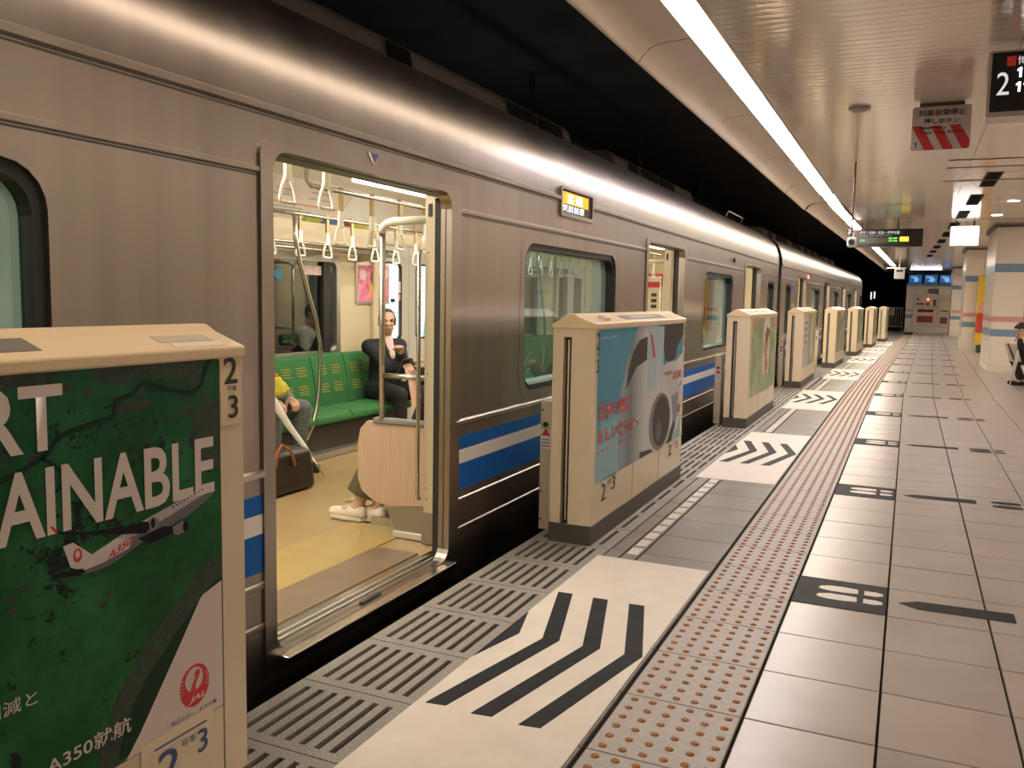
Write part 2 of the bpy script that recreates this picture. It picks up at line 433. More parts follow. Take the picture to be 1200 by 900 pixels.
# ================================================================== ceiling over the platform: narrow glossy slats in panels
ZC = 2.90
def slat_mat():
    m = mat('ceiling slat', (.72, .62, .52), .12, .32, .7)
    if not m.get('done'):
        m['done'] = 1
        nz = N(m, 'ShaderNodeTexNoise', i_Scale=1.0, i_Detail=3); L(m, coords(m, (.9, 14, 1)), nz.inputs['Vector'])
        rp = ramp(m, [(.3, (.70, .60, .50)), (.7, (.76, .66, .56))], nz.outputs['Fac']); L(m, rp.outputs[0], bsdf(m).inputs['Base Color'])
        bp = N(m, 'ShaderNodeBump', i_Strength=.06, i_Distance=.003); L(m, nz.outputs['Fac'], bp.inputs['Height']); L(m, bp.outputs[0], bsdf(m).inputs['Normal'])
    return m
M_SLAT = slat_mat()
CEIL = struct('ceiling', 'glossy beige slatted ceiling over the platform')
def slat_panel(w, l, n):
    m = MB(); d = l/n
    for k in range(n):
        y0 = k*d+.0008; y1 = (k+1)*d-.0008; prof = [(y0, .012), (y0, .0012), (y0+.005, 0), ((y0+y1)/2, -.0006), (y1-.005, 0), (y1, .0012), (y1, .012)]
        vs = [(x, y, z) for x in (.003, w-.003) for y, z in prof]; p = len(prof)
        m.add(vs, [(i, i+1, p+i+1, p+i) for i in range(p-1)])
    return m
PW, PL = 1.64, 2.35
pm = slat_panel(PW, PL, 24).mesh('ceiling_panel', M_SLAT)
yj0 = 7.79-7*PL
for j in range(0, 24):
    for i in range(0, 5):
        y0 = yj0+j*PL
        o = link('ceiling_panel', pm, CEIL); o.location = (-1.115+i*PW+bend(0, y0), y0+.0, ZC); o.rotation_euler.z = -.02 if y0 > 14 else 0
MB().box(-1.3, 7.4, -8.4, 48, ZC+.015, ZC+.25).build('ceiling_slab', M_DARK, CEIL)
# pale soffit left of the lamps, curving down to the edge over the track
M_SOF = mottled('soffit panel', (.62, .52, .42), (.68, .575, .47), (1.5, 1.5, 1.5), .3, .1, 3)
prof = [(-1.30, 2.905), (-1.40, 2.90), (-1.50, 2.893), (-1.57, 2.872), (-1.615, 2.835), (-1.635, 2.80), (-1.66, 2.79), (-1.67, 2.80), (-1.67, 2.93)]
def soffit(y0, y1):
    m = MB(); p = len(prof); e = .006
    m.add([(x, y, z) for y in (y0+e, y1-e) for x, z in prof], [(i, i+1, p+i+1, p+i) for i in range(p-1)], 0, True); return m
sm_ = soffit(0, PL).mesh('soffit_panel', M_SOF)
for j in range(0, 22):
    y0 = yj0+j*PL
    o = link('soffit_panel', sm_, CEIL); o.location = (bend(0, y0), y0, 0); o.rotation_euler.z = -.02 if y0 > 14 else 0
# small ceiling things that belong to it
b = MB()
for y in (10.9, 11.5, 12.7, 18.4): b.box(.3, 6, y, y+.03, ZC-.008, ZC)
b.build('joint_strip', mat('joint strip', (.22, .17, .13), .5), CEIL)

# ================================================================== lamps of the place and an added line on the right
ORD = ['first', 'second', 'third', 'fourth', 'fifth', 'sixth', 'seventh', 'eighth', 'ninth', 'tenth', 'eleventh', 'twelfth', 'thirteenth', 'fourteenth', 'fifteenth', 'sixteenth', 'seventeenth', 'eighteenth', 'nineteenth', 'twentieth']
def strip_lamp(y, kind, x0=-1.21, grp='continuous line of ceiling lamps above the platform edge'):
    x = bend(x0, y)
    t = thing('fluorescent_lamp', '', 'lamp', (x, y+S/4, ZC), grp, -.02 if y > 14 else 0)
    W = WORLD[t.name]; b = MB(); l = S/2
    me = MB().box(-.085, .085, -l/2+.004, l/2-.004, -.012, .0).mesh('diffuser', lamp(kind+' lamp', *{'cool': STRIP_COOL, 'warm': STRIP_WARM, 'dim': STRIP_DIM}[kind]))
    o = bpy.data.objects.new('diffuser', me); COL.objects.link(o); o.parent = t
    b = MB(); b.box(-.10, -.085, -l/2, l/2, -.018, .03); b.box(.085, .10, -l/2, l/2, -.018, .03); b.box(-.1, .1, -l/2, l/2, 0.001, .03)
    me = b.mesh('trough', M_ALU); o = bpy.data.objects.new('trough', me); COL.objects.link(o); o.parent = t
    b = MB(); b.box(-.088, .088, -l/2-.008, -l/2+.008, -.016, .0)
    me = b.mesh('joint_clip', M_ALU); o = bpy.data.objects.new('joint_clip', me); COL.objects.link(o); o.parent = t
    return t
n = 0
for k in range(-3, 17):
    y = -.55+k*S/2
    t = strip_lamp(y, 'dim' if k < 3 else 'cool' if k in (3, 4) else 'warm')
    t['label'] = ('fluorescent lamp unit above the platform edge, behind the viewer, %s of them' % ORD[k+3]) if k < 2 else 'white fluorescent lamp unit in the line above the platform edge, %s from the near end' % ORD[k-2]
for k in range(-1, 19):  # second lamp line, added out of view to brighten the right side and train
    t = strip_lamp(-.55+k*S/2, 'warm' if k > 1 else 'dim', 4.2, 'added line of unseen ceiling lamps on the right')
    t['label'] = 'added fluorescent lamp unit out of view on the right, %s of its line' % ORD[k+1]
def down_lamp(x, y, lab):
    t = thing('downlight', lab, 'lamp', (x, y, ZC), 'round recessed downlights by the columns')
    pr = ell(0, 0, .085, .085, 20); b = MB(); b.prism([(x+u, y+v) for u, v in pr], (0, 0, ZC-.006), XA, YA, (0, 0, .004)); b.build('diffuser', lamp('downlight', *DOWN_LIGHT), t)
    plate('trim_ring', [(x+u*1.2, y+v*1.2) for u, v in pr], [[(x+u, y+v) for u, v in pr]], (0, 0, ZC-.004), XA, -YA, .01, M_ALU, t).location.y = 2*y
for (x, y), lab in zip(((1.34, 15.3), (1.30, 17.6), (1.56, 22.4)), ('round downlight right of the dark vents, first one above the big column', 'round downlight, second one in the row before the big column', 'round downlight behind the top of the big column')):
    down_lamp(x, y, lab)

# ================================================================== train
def body_steel(name='brushed stainless body', ra=.29, rb=.36, g=1.0):
    m = mat(name, (.58, .50, .45), .3, 1.0)
    if m.get('done'): return m
    m['done'] = 1; bs = bsdf(m)
    n1 = N(m, 'ShaderNodeTexNoise', i_Scale=1.0, i_Detail=2, i_Roughness=.5); L(m, coords(m, (3.2, 3.2, .35)), n1.inputs['Vector'])
    n2 = N(m, 'ShaderNodeTexNoise', i_Scale=1.0, i_Detail=1.5); L(m, coords(m, (14, 14, .35)), n2.inputs['Vector'])
    mx = N(m, 'ShaderNodeMix', data_type='FLOAT'); mx.inputs[0].default_value = .35
    L(m, n1.outputs['Fac'], mx.inputs[2]); L(m, n2.outputs['Fac'], mx.inputs[3])
    rp = ramp(m, [(.34, (.355*g, .30*g, .262*g)), (.5, (.40*g, .345*g, .302*g)), (.66, (.44*g, .385*g, .34*g))], mx.outputs[0]); L(m, rp.outputs[0], bs.inputs['Base Color'])
    rg = ramp(m, [(.3, (ra,)*3), (.7, (rb,)*3)], mx.outputs[0]); L(m, rg.outputs[0], bs.inputs['Roughness'])
    n3 = N(m, 'ShaderNodeTexNoise', i_Scale=1.0, i_Detail=2); L(m, coords(m, (1.1, 1.1, .5)), n3.inputs['Vector'])
    bp = N(m, 'ShaderNodeBump', i_Strength=.05, i_Distance=.02); L(m, n3.outputs['Fac'], bp.inputs['Height']); L(m, bp.outputs[0], bs.inputs['Normal'])
    return m
M_BODY = body_steel(g=.86)
M_ROOF = body_steel('brushed stainless roof', .285, .34, .66)
M_FRAME = mat('satin steel frame', (.36, .31, .275), .30, 1.0)
M_BEAD = mat('bright steel bead', (.60, .54, .48), .22, 1.0)
M_ROOFU = mat('roof unit paint', (.40, .37, .34), .45, .3)
M_INWALL = mottled('car wall laminate', (.66, .56, .38), (.69, .59, .41), (3, 3, 3), .35, 0, 2)
M_INCEIL = mat('car ceiling', (.78, .74, .66), .4)
M_CFLOOR = mottled('tan car floor', (.36, .25, .12), (.41, .29, .14), (2.5, 2.5, 2.5), .24, 0, 4)
M_CFLOOR2 = mottled('worn yellow car floor', (.41, .295, .11), (.46, .335, .13), (2.5, 2.5, 2.5), .24, 0, 4)
M_CFLOOR3 = mottled('brown door floor', (.20, .145, .095), (.25, .18, .12), (3, 3, 3), .3, 0, 4)
M_GLASS = glass('green tinted glass', (.80, .98, 1.0), .68, 0, .08)
M_GLASSC = glass('clear glass', (.93, 1.0, .96), .80, 0, .10)
M_STRAP = mat('white strap plastic', (.80, .77, .68), .35)
M_BELT = mat('tan strap belt', (.50, .36, .15), .6)
M_LAMPIN = lamp('car lamp', *CAR_LIGHT)
def seat_mat():
    m = mat('green seat moquette', (.03, .16, .045), .85)
    if m.get('done'): return m
    m['done'] = 1
    nz = N(m, 'ShaderNodeTexNoise', i_Scale=120.0, i_Detail=2); L(m, coords(m), nz.inputs['Vector'])
    rp = ramp(m, [(.35, (.022, .13, .035)), (.65, (.045, .20, .065))], nz.outputs['Fac']); L(m, rp.outputs[0], bsdf(m).inputs['Base Color']); return m
M_SEAT = seat_mat()
M_MARK = mat('yellow seat print', (.30, .30, .05), .8)
FW = .25
DW, DZ = 1.28, 1.79            # door opening
WZ0, WZ1 = .755, 1.615        # window opening
XI, XF = -2.17, -4.72       # inner faces of the two side walls
NU = Vector((0, 1, 0))
def side(name, outline, holes, x, t, m, par):   # plate in the (y,z) plane facing the platform
    return plate(name, outline, holes, (x, 0, 0), YA, ZA, t, m, par)

def car(label, cat_group, ya, yb, doors, windows, detail, nose=False, piv=None, rot=0):
    C = thing('subway_car', label, 'train car', (XT-1.35, ya, -.95) if piv is None else piv, cat_group)
    yB = yb-(.55 if nose else 0)
    # outer skin with its openings
    holes = [rr(d-.02, -.02, d+DW+.02, DZ+.02, .09) for d in doors]+[rr(a-.012, WZ0-.012, c+.012, WZ1+.012, .13) for a, c in windows]
    side('body_side', rr(ya, -.50, yB, 1.915), holes, XT, .02, M_BODY, C)
    prof = [(XT, 1.915), (XT-.004, 2.02), (XT-.02, 2.11), (XT-.05, 2.20), (XT-.10, 2.28), (XT-.17, 2.35), (XT-.26, 2.41), (XT-.38, 2.46), (XT-.7, 2.52), (XT-1.35, 2.56)]
    prof += [(2*(XT-1.35)-x, z) for x, z in prof[-2::-1]]
    m = MB(); p = len(prof); segs = int((yB-ya)/2.4)+1; ycuts = [ya+(yB-ya)*k/segs for k in range(segs+1)]
    m.add([(x, y, z) for y in (ya, yB) for x, z in prof], [(i, i+1, p+i+1, p+i) for i in range(p-1)], 0, True)
    m.build('roof', M_ROOF, C)
    side('far_side', rr(ya, -.5, yB, 1.93), [rr(d, -.02, d+DW, 1.79, .05) for d in doors]+[rr(a, WZ0, c+FW, WZ1, .1) for a, c in windows], XF-.04, .02, M_BODY, C)
    if nose:   # rounded cab end
        m = MB(); rings = []
        full = [(XT, -.5), (XT, .7), (XT, 1.3)]+prof[:19]+[(-4.72, 1.3), (-4.72, .7), (-4.72, -.5)]; q = len(full); vs = []
        for k in range(7):
            t = k/6*math.pi/2; s_ = 1-.16*(1-math.cos(t)); y = yB+.55*math.sin(t)
            vs += [((x-(XT-1.35))*s_+XT-1.35, y, .9+(z-.9)*(1-.10*(1-math.cos(t)))) for x, z in full]
        m.add(vs, [(k*q+i, k*q+i+1, (k+1)*q+i+1, (k+1)*q+i) for k in range(6) for i in range(q-1)], 0, True)
        m.add(vs[-q:], [tuple(range(q))]); m.build('cab_end', M_BODY, C)
        plate('cab_side_window', rr(yB-.9, .85, yB-.25, 1.6, .08), [], (XT+.004, 0, 0), YA, ZA, .012, mat('dark glass', (.02, .022, .022), .08), C)
    # end bulkheads
    m = MB(); m.box(-4.72, XI, ya, ya+.04, -.5, 2.3); m.build('end_wall', M_INWALL, C)
    if not nose: m = MB(); m.box(-4.72, XI, yb-.04, yb, -.5, 2.3); m.build('end_wall', M_INWALL, C)
    m = MB(); m.box(-4.72, XT-.02, ya, yB, -.55, -.5); m.box(-4.5, XT-.15, ya+.5, yB-.5, -.9, -.5); m.build('underframe', M_BLACK, C)
    # roll-formed beads: each run stops at the door frames
    def bead(z, h, x, y0, y1, mt):
        mm = MB(); pr = [(XT, z-h), (XT+x, z-h*.55), (XT+x, z+h*.55), (XT, z+h)]
        mm.add([(xx, y, zz) for y in (y0, y1) for xx, zz in pr], [(i, i+1, 4+i+1, 4+i) for i in range(3)]+[(0, 3, 2, 1), (4, 5, 6, 7)])
        return mm.build('bead', mt, C)
    def groove(z, y0, y1):
        MB().box(XT-.001, XT+.0015, y0, y1, z-.006, z).build('groove', M_DARK, C)
    for y0, y1 in ([(ya, 5.088), (5.702, yB)] if detail else [(ya, yB)]): bead(1.925, .018, .012, y0, y1, M_BODY); groove(1.902, y0, y1)
    runs = []; y = ya
    for d in list(doors)+[None]:
        e = (d-.06) if d is not None else yB
        if e > y: runs.append((y, e))
        y = (d+DW+.06) if d is not None else yB
    for y0, y1 in runs:
        bead(1.715, .013, .007, y0, y1, M_BODY); groove(1.699, y0, y1)
        bead(.672, .016, .014, y0, y1, M_BEAD); bead(.275, .013, .006, y0, y1, M_BODY); bead(.125, .013, .006, y0, y1, M_BODY)
        st = side('blue_band', rr(y0+.004, .325, y1-.004, .60), [], XT+.002, .002, M_BLUE, C)
        side('white_band', rr(y0+.004, .462, y1-.004, .532), [], XT+.003, .001, mat('white stripe', (.74, .68, .62), .4), st)
        MB().box(XT, XT+.001, y0+.004, y0+.007, .7, 1.69).build('panel_seam', M_DARK, C)
    # door frames, sills, leaves slid into the pockets
    for k, d in enumerate(doors):
        f = side('door_frame', rr(d-.062, -.07, d+DW+.10, 1.822, .05, 4, 'cd'), [rr(d, 0, d+DW, DZ, .075, 5)], XT+.010, .035, M_FRAME, C)
        m = MB()
        hole = rr(d, 0, d+DW, DZ, .075, 5); q = len(hole)
        m.add([(x, u, v) for x in (XT-.02, XT-.05) for u, v in hole], [(i, (i+1) % q, q+(i+1) % q, q+i) for i in range(q)])
        m.build('reveal', M_FRAME, f)
        m = MB(); m.box(XI-.03, XT+.06, d+.0, d+DW, -.035, -.004); m.build('sill', M_STEEL, C, .004)
        sl = bpy.data.objects[-1] if False else None
        m = MB(); m.box(XT-.075, XT-.062, d, d+DW, -.004, .006); m.box(XT-.115, XT-.10, d, d+DW, -.004, .006); m.build('sill_rail', M_ALU, C)
        if detail: MB().box(XT-.025, XT-.004, d+.56, d+.70, -.004, .012).build('sill_stop', M_DARK, C, .003)
        m = MB(); m.box(XT-.11, XT-.055, d-.06, d-.005, 0, DZ-.02, 0); m.box(XT-.115, XT-.05, d-.005, d+.008, 0, DZ-.02, 1); m.build('door_leaf', [M_FRAME, M_RUB], C)
        m = MB(); m.box(XT-.085, XT-.045, d+DW+.03, d+DW+.08, 0, DZ-.02, 0); m.box(XT-.09, XT-.04, d+DW+.012, d+DW+.03, 0, DZ-.02, 1); m.build('door_leaf', [M_RUB, M_RUB], C)
        MB().box(XT-.14, XT-.05, d-.02, d+DW+.15, DZ-.004, DZ+.05).build('door_header', mat('header grey', (.16, .165, .13), .45, .5), C)
        if detail:
            plate('arrow_mark', [(d+.60, 1.872), (d+.66, 1.872), (d+.63, 1.835)], [], (XT+.003, 0, 0), YA, ZA, .003, M_NAVY, C)
            plate('arrow_mark', [(d+.585, 1.872), (d+.60, 1.872), (d+.63, 1.835), (d+.625, 1.826)], [], (XT+.003, 0, 0), YA, ZA, .003, M_PAPER, C)
    # windows
    for a, c in windows:
        f = side('window_frame', rr(a-.012, WZ0-.012, c+.012, WZ1+.012, .13), [rr(a+.03, WZ0+.03, c-.03, WZ1-.03, .10)], XT-.012, .055, M_RUB, C)
        side('frame_lip', rr(a-.07, WZ0-.07, c+.07, WZ1+.07, .18), [rr(a-.004, WZ0-.004, c+.004, WZ1+.004, .122)], XT+.0018, .02, M_BODY, f)
        side('glass', rr(a+.028, WZ0+.028, c-.028, WZ1-.028, .10), [], XT-.055, .006, M_GLASS, f)
        side('inner_rim', rr(a-.03, WZ0-.04, c+.03, WZ1+.03, .06), [rr(a+.02, WZ0+.03, c-.02, WZ1-.02, .06)], XT-.068, .112, mat('grey window trim', (.58, .58, .52), .4), f)
    # interior shell
    lo, hi = ya+.04, (yB-.02 if nose else yb-.04)
    wh = [rr(d-.03, -.02, d+DW+.17, DZ+.05, .03) for d in doors]+[rr(a-.005, WZ0-.02, c+.005, WZ1+.005, .05) for a, c in windows]
    side('inner_wall', rr(lo, -.03, hi, 1.94), wh, XI+.005, .012, M_INWALL, C)
    fh = [rr(d+.02, .0, d+DW-.02, 1.80, .03) for d in doors]+[rr(a-.01, WZ0, c+FW, WZ1, .05) for a, c in windows]
    side('far_wall', rr(lo, -.03, hi, 1.94), fh, XF, .04, M_INWALL, C)
    MB().box(XF-.03, XI, lo, hi, -.04, -.006).build('car_floor', M_CFLOOR, C)
    for d in doors:
        MB().box(-2.85, -2.45, d-.4, d+DW+.4, -.006, 0).build('floor_strip', M_CFLOOR2, C)
        MB().box(-2.45, XI-.03, d-.02, d+DW+.02, -.006, .001).build('floor_strip', M_CFLOOR3, C)
    MB().box(-2.85, -3.9, lo, hi, -.006, -.001).build('floor_strip', M_CFLOOR, C)
    m = MB(); pr = [(XF, 1.93), (XF+.02, 1.95), (-4.48, 2.22), (-4.3, 2.27), (-2.6, 2.27), (-2.42, 2.22), (XI, 1.95), (XI+.01, 1.93)]
    m.add([(x, y, z) for y in (lo, hi) for x, z in pr], [(i, i+1, 8+i+1, 8+i) for i in range(7)]); m.build('car_ceiling', M_INCEIL, C)
    for x in (-3.62, -2.80):
        y = 5.3-3.3*4 if detail else lo+.3; l = MB(); hb = MB()
        while y < hi-1.9:
            if y > lo: l.box(x-.10, x+.10, y, y+1.9, 2.115, 2.15); hb.box(x-.13, x+.13, y-.05, y+1.95, 2.15, 2.27)
            y += 3.3 if detail else 2.0
        l.build('ceiling_light', M_LAMPIN, C, kind='stuff'); hb.build('light_housing', M_INCEIL, C, kind='stuff')
    # far windows and doors
    for a, c in windows:
        f = side('far_window', rr(a-.03, WZ0-.02, c+FW+.02, WZ1+.03, .06), [rr(a+.03, WZ0+.045, c+FW-.04, WZ1-.03, .05)], XF+.012, .05, M_ALU, C)
        side('glass', rr(a+.02, WZ0+.03, c+FW-.03, WZ1-.02, .04), [], XF-.015, .006, M_GLASSC, f)
        m = MB(); m.box(XF-.03, XF+.018, c+FW-.24, c+FW-.14, WZ0+.03, WZ1-.03); m.build('mullion', M_RUB, f)
    for d in doors:
        for k in (0, 1):
            y0 = d+.02+k*(DW/2-.02); y1 = y0+DW/2-.02
            lf = side('far_door_leaf', rr(y0+.004, .01, y1-.004, 1.80), [rr(y0+.15, .86, y1-.15, 1.62, .06)], XF-.02, .03, mat('grey door paint', (.56, .55, .50), .35), C)
            side('glass', rr(y0+.14, .85, y1-.14, 1.63, .06), [], XF-.03, .005, M_GLASSC, lf)
            side('gasket', rr(y0+.135, .845, y1-.135, 1.635, .07), [rr(y0+.155, .865, y1-.155, 1.615, .06)], XF-.018, .006, M_RUB, lf)
    return C

def bench(C, y0, y1, far, n, detail):
    """long green bench; far: against the tunnel-side wall"""
    s = 1 if far else -1; xw = XF if far else XI
    def X(d): return xw+s*d
    def bx(m, d0, d1, a, c, z0, z1, mi=0): return m.box(min(X(d0), X(d1)), max(X(d0), X(d1)), a, c, z0, z1, mi)
    m = MB(); bx(m, .02, .47, y0+.03, y1-.03, .045, .24); B = m.build('bench', mat('bench box', (.035, .03, .026), .45), C)
    m = MB(); bx(m, .0, .56, y0, y1, 0, .045); m.build('kick_strip', M_ALU, B)
    wd = (y1-y0)/n
    for k in range(n):
        a, c = y0+k*wd+.004, y0+(k+1)*wd-.004
        pr = [(.10, .24), (.51, .255), (.535, .275), (.53, .315), (.49, .345), (.3, .352), (.10, .34)]
        m = MB(); m.prism([(X(d), z) for d, z in pr], (0, a, 0), XA, ZA, (0, c-a, 0)); m.build('seat_cushion', M_SEAT, B, .012, 2)
        pr = [(.03, .34), (.16, .335), (.155, .45), (.12, .65), (.085, .765), (.06, .78), (.02, .775)]
        m = MB(); m.prism([(X(d), z) for d, z in pr], (0, a, 0), XA, ZA, (0, c-a, 0)); m.build('back_cushion', M_SEAT, B, .012, 2)
        if far and detail:
            m = MB()
            for g0 in (.115, .315):
                for zz in (.685, .53):
                    for r_ in range(4):
                        z = zz-r_*.022; d = .12+(.65-z)*.175+.006
                        y = a+g0-.065+(.012 if r_ % 2 else 0)
                        m.add([(X(d), y, z), (X(d), y+.125, z), (X(d+.0016), y+.125, z-.009), (X(d+.0016), y, z-.009)], [(0, 1, 2, 3)])
            m.build('woven_marks', M_MARK, B)
    return B
def strap(C, x, y, zb, big=1.0):
    """hand strap: belt loop, grip body, triangular ring"""
    m = MB(); m.box(x-.008, x-.004, y-.016, y+.016, zb-.13, zb+.018); m.box(x+.004, x+.008, y-.016, y+.016, zb-.13, zb+.018); m.box(x-.008, x+.008, y-.016, y+.016, zb+.016, zb+.020)
    st = m.build('hand_strap', M_BELT, C)
    m = MB(); m.prism([(-.020, zb-.12), (.020, zb-.12), (.022, zb-.2), (.030, zb-.215), (-.030, zb-.215), (-.022, zb-.2)], (x-.009, y, 0), YA, ZA, (.018, 0, 0)); m.build('grip_body', M_STRAP, st, .004)
    z = zb-.20; pts = [(x, y-.018, z), (x, y-.040, z-.045), (x, y-.056, z-.095), (x, y-.050, z-.112), (x, y, z-.114), (x, y+.050, z-.112), (x, y+.056, z-.095), (x, y+.040, z-.045), (x, y+.018, z)]
    MB().tube(pts, .0085, 8).build('ring', M_STRAP, st)
    return st
def pipe(C, name, pts, r=.016, m=None): return MB().tube(pts, r, 10).build(name, m or M_PIPE, C)

# ---- the near car
doors1 = [-2.32, 2.40, 7.12, 11.84]
wins1 = [(-.14, 1.54), (4.58, 6.26), (9.36, 10.98), (13.86, 14.60)]
CAR = car('long silver subway car with open doors, the nearer one, filling the left side', 'silver subway cars at the platform', -5.0, 15.0, doors1, wins1, True)
# second car beyond the gangway, turned a little with the track
piv = (XT-1.35, 15.2, -.95)
doors2 = [17.35, 22.07, 26.79, 31.51]
wins2 = [(15.86, 16.56), (19.55, 21.2), (24.27, 25.9), (29.0, 30.6)]
CAR2 = car('silver subway car with rounded cab end, farther one beyond the dark gangway gap', 'silver subway cars at the platform', 15.35, 36.1, doors2, wins2, False, True, piv)
for d in doors2[:3]:
    bench(CAR2, d+DW+.25, d+S-.25, True, 5, False)
CAR2.rotation_euler.z = -.0155; CAR2.location.x += .012
GW = thing('gangway_bellows', 'dark rubber gangway bellows between the two silver cars', 'gangway', (XT-1.35, 15.17, -.4))
m = MB()
for k in range(6): m.box(-4.1+.0, -2.65, 14.99+k*.064, 15.03+k*.064, -.3, 2.2)
m.box(-4.05, -2.7, 15.0, 15.36, -.28, 2.15); m.build('folds', M_RUB, GW)
m = MB(); m.box(XT-.09, XT-.03, 15.03, 15.32, -.4, 2.1); m.build('gap_guard', M_RUB, GW)

# ---- fittings of the near car
for y0, y1, n in ((-.65, 2.15, 6), (4.05, 6.95, 6), (8.75, 11.65, 6)):
    bench(CAR, y0+.02, y1-.02, True, n, True)
    bench(CAR, y0+.02, y1-.02, False, n, False)
BARF = pipe(CAR, 'strap_rail', [(-4.2, 2.5, 1.895), (-4.2, 14.5, 1.895)], .014)
BARN = pipe(CAR, 'strap_rail', [(-3.15, 4.02, 2.2), (-3.15, 4.05, 1.94), (-3.15, 4.09, 1.915), (-3.15, 7.0, 1.915)], .014)
pipe(CAR, 'strap_rail', [(-3.15, 8.75, 1.915), (-3.15, 11.7, 1.915)], .014)
pipe(CAR, 'strap_rail', [(-2.6, 2.3, 2.02), (-2.6, 4.0, 2.02)], .013)
s0 = strap(CAR, -4.2, 4.98, 1.90)
for k in list(range(-7, 0))+list(range(1, 28)): move_copy(s0, 0, .335*k, 0)
s1 = strap(CAR, -3.15, 4.37, 1.92)
for k in range(1, 8): move_copy(s1, 0, .335*k, 0)
for k in range(14, 22): move_copy(s1, 0, .335*k, 0)
s2 = strap(CAR, -2.6, 3.205, 2.025)
for dy in (-.5, .285): move_copy(s2, 0, dy, 0)
for k, z in enumerate((1.655, 1.675, 1.70)):
    pass
def rack(y0, y1):
    m = MB()
    for x, z, r_ in ((-4.38, 1.70, .013), (-4.36, 1.655, .013), (-4.44, 1.675, .009), (-4.50, 1.675, .009), (-4.56, 1.68, .009), (-4.62, 1.685, .009)):
        m.tube([(x, y0, z), (x, y1, z)], r_, 8)
    for k in range(4): y = y0+.1+(y1-y0-.2)*k/3; m.prism([(-4.71, 1.60), (-4.37, 1.64), (-4.37, 1.71), (-4.71, 1.72)], (0, y, 0), XA, ZA, (0, .012, 0))
    return m.build('luggage_rack', M_PIPE, CAR)
for y0, y1 in ((-.6, 2.1), (4.1, 6.9), (8.8, 11.6)): rack(y0, y1)
# curved bright pole in front of the far bench
pipe(CAR, 'curved_pole', [(-4.2, 5.25, 1.89), (-4.2, 5.262, 1.70), (-4.2, 5.30, 1.56), (-4.2, 5.40, 1.32), (-4.2, 5.50, 1.10), (-4.2, 5.548, .92), (-4.2, 5.555, .74), (-4.2, 5.54, .55), (-4.2, 5.505, .40), (-4.2, 5.45, .27), (-4.21, 5.38, .17)], .017)
pipe(CAR, 'curved_pole', [(-4.2, 9.9, 1.89), (-4.2, 9.92, 1.70), (-4.2, 10.05, 1.32), (-4.2, 10.18, .92), (-4.2, 10.15, .55), (-4.2, 10.0, .2)], .017)
# partition beside the door with its poles
def partition(y):
    P = plate('partition', [(-2.215, .20)]+[(-2.50, .165), (-2.60, .185), (-2.675, .235), (-2.70, .30), (-2.70, .50), (-2.685, .575), (-2.64, .622), (-2.215, .628)], [], (0, y, 0), XA, ZA, .03, M_WOOD, CAR)
    plate('kick_panel', [(-2.235, .19), (-2.535, .175), (-2.47, .035), (-2.235, .015)], [], (0, y+.012, 0), XA, ZA, .015, M_KICK, P)
    MB().box(-2.475, -2.235, y-.004, y+.03, 0, .034).build('foot_angle', mat('white steel', (.66, .63, .58), .35, .4), P, .004)
    MB().box(-2.60, -2.23, y-.012, y+.04, .612, .645).build('top_pad', mat('grey rubber pad', (.20, .195, .185), .55), P, .01)
    return P
def wood():
    m = mat('pinkish wood laminate', (.50, .36, .25), .42)
    w_ = N(m, 'ShaderNodeTexNoise', i_Scale=1.0, i_Detail=6, i_Roughness=.6); L(m, coords(m, (60, 60, 4)), w_.inputs['Vector'])
    rp = ramp(m, [(.3, (.46, .32, .215)), (.7, (.56, .41, .295))], w_.outputs['Fac']); L(m, rp.outputs[0], bsdf(m).inputs['Base Color']); return m
M_WOOD = wood(); M_KICK = mat('dull steel kick panel', (.36, .34, .31), .4, .9); M_POST = mat('cream door post', (.62, .53, .39), .38, .2)
def door_side(y, s=1):
    partition(y)
    m = MB(); m.box(-2.265, XI-.015, y-.035, y+.05, .0, 1.86); po = m.build('door_post', M_POST, CAR, .004)
    MB().box(-2.272, XI-.01, y-.042, y+.055, 0, .17).build('post_shoe', M_KICK, po)
    b = MB()
    for z in (.24, .30, .9, 1.52, 1.74): b.prism(ell(-2.245, z, .004, .004, 8), (0, y-.036, 0), XA, ZA, (0, -.002, 0)); b.prism(ell(-2.20, z, .004, .004, 8), (0, y-.036, 0), XA, ZA, (0, -.002, 0))
    b.build('screws', M_DARK, po)
    MB().box(-2.245, -2.225, y-.040, y-.034, 1.70, 1.765).build('slot', M_DARK, po)
    pipe(CAR, 'grab_pole', [(-2.545, y, .63), (-2.545, y, 1.64)], .017)
    pipe(CAR, 'grab_rail', [(-2.24, y, 1.69), (-2.47, y, 1.685), (-2.515, y, 1.675), (-2.54, y-.005, 1.655), (-2.547, y-.005, 1.625)], .022, M_STRAP)
    pipe(CAR, 'grab_rail', [(-2.545, y, .873), (-2.25, y, .873)], .015)
    pipe(CAR, 'grab_bar', [(-2.285, y-.045, 1.53), (-2.285, y-.06, 1.51), (-2.285, y-.06, .26), (-2.285, y-.045, .24)], .011)
door_side(3.90)
door_side(8.62)
MB().box(-2.26, XI-.015, 2.25, 2.33, 0, 1.86).build('door_post', M_POST, CAR, .004)
MB().box(-2.26, XI-.015, 6.97, 7.05, 0, 1.86).build('door_post', M_POST, CAR, .004)
MB().box(-2.26, XI-.015, 11.69, 11.77, 0, 1.86).build('door_post', M_POST, CAR, .004)
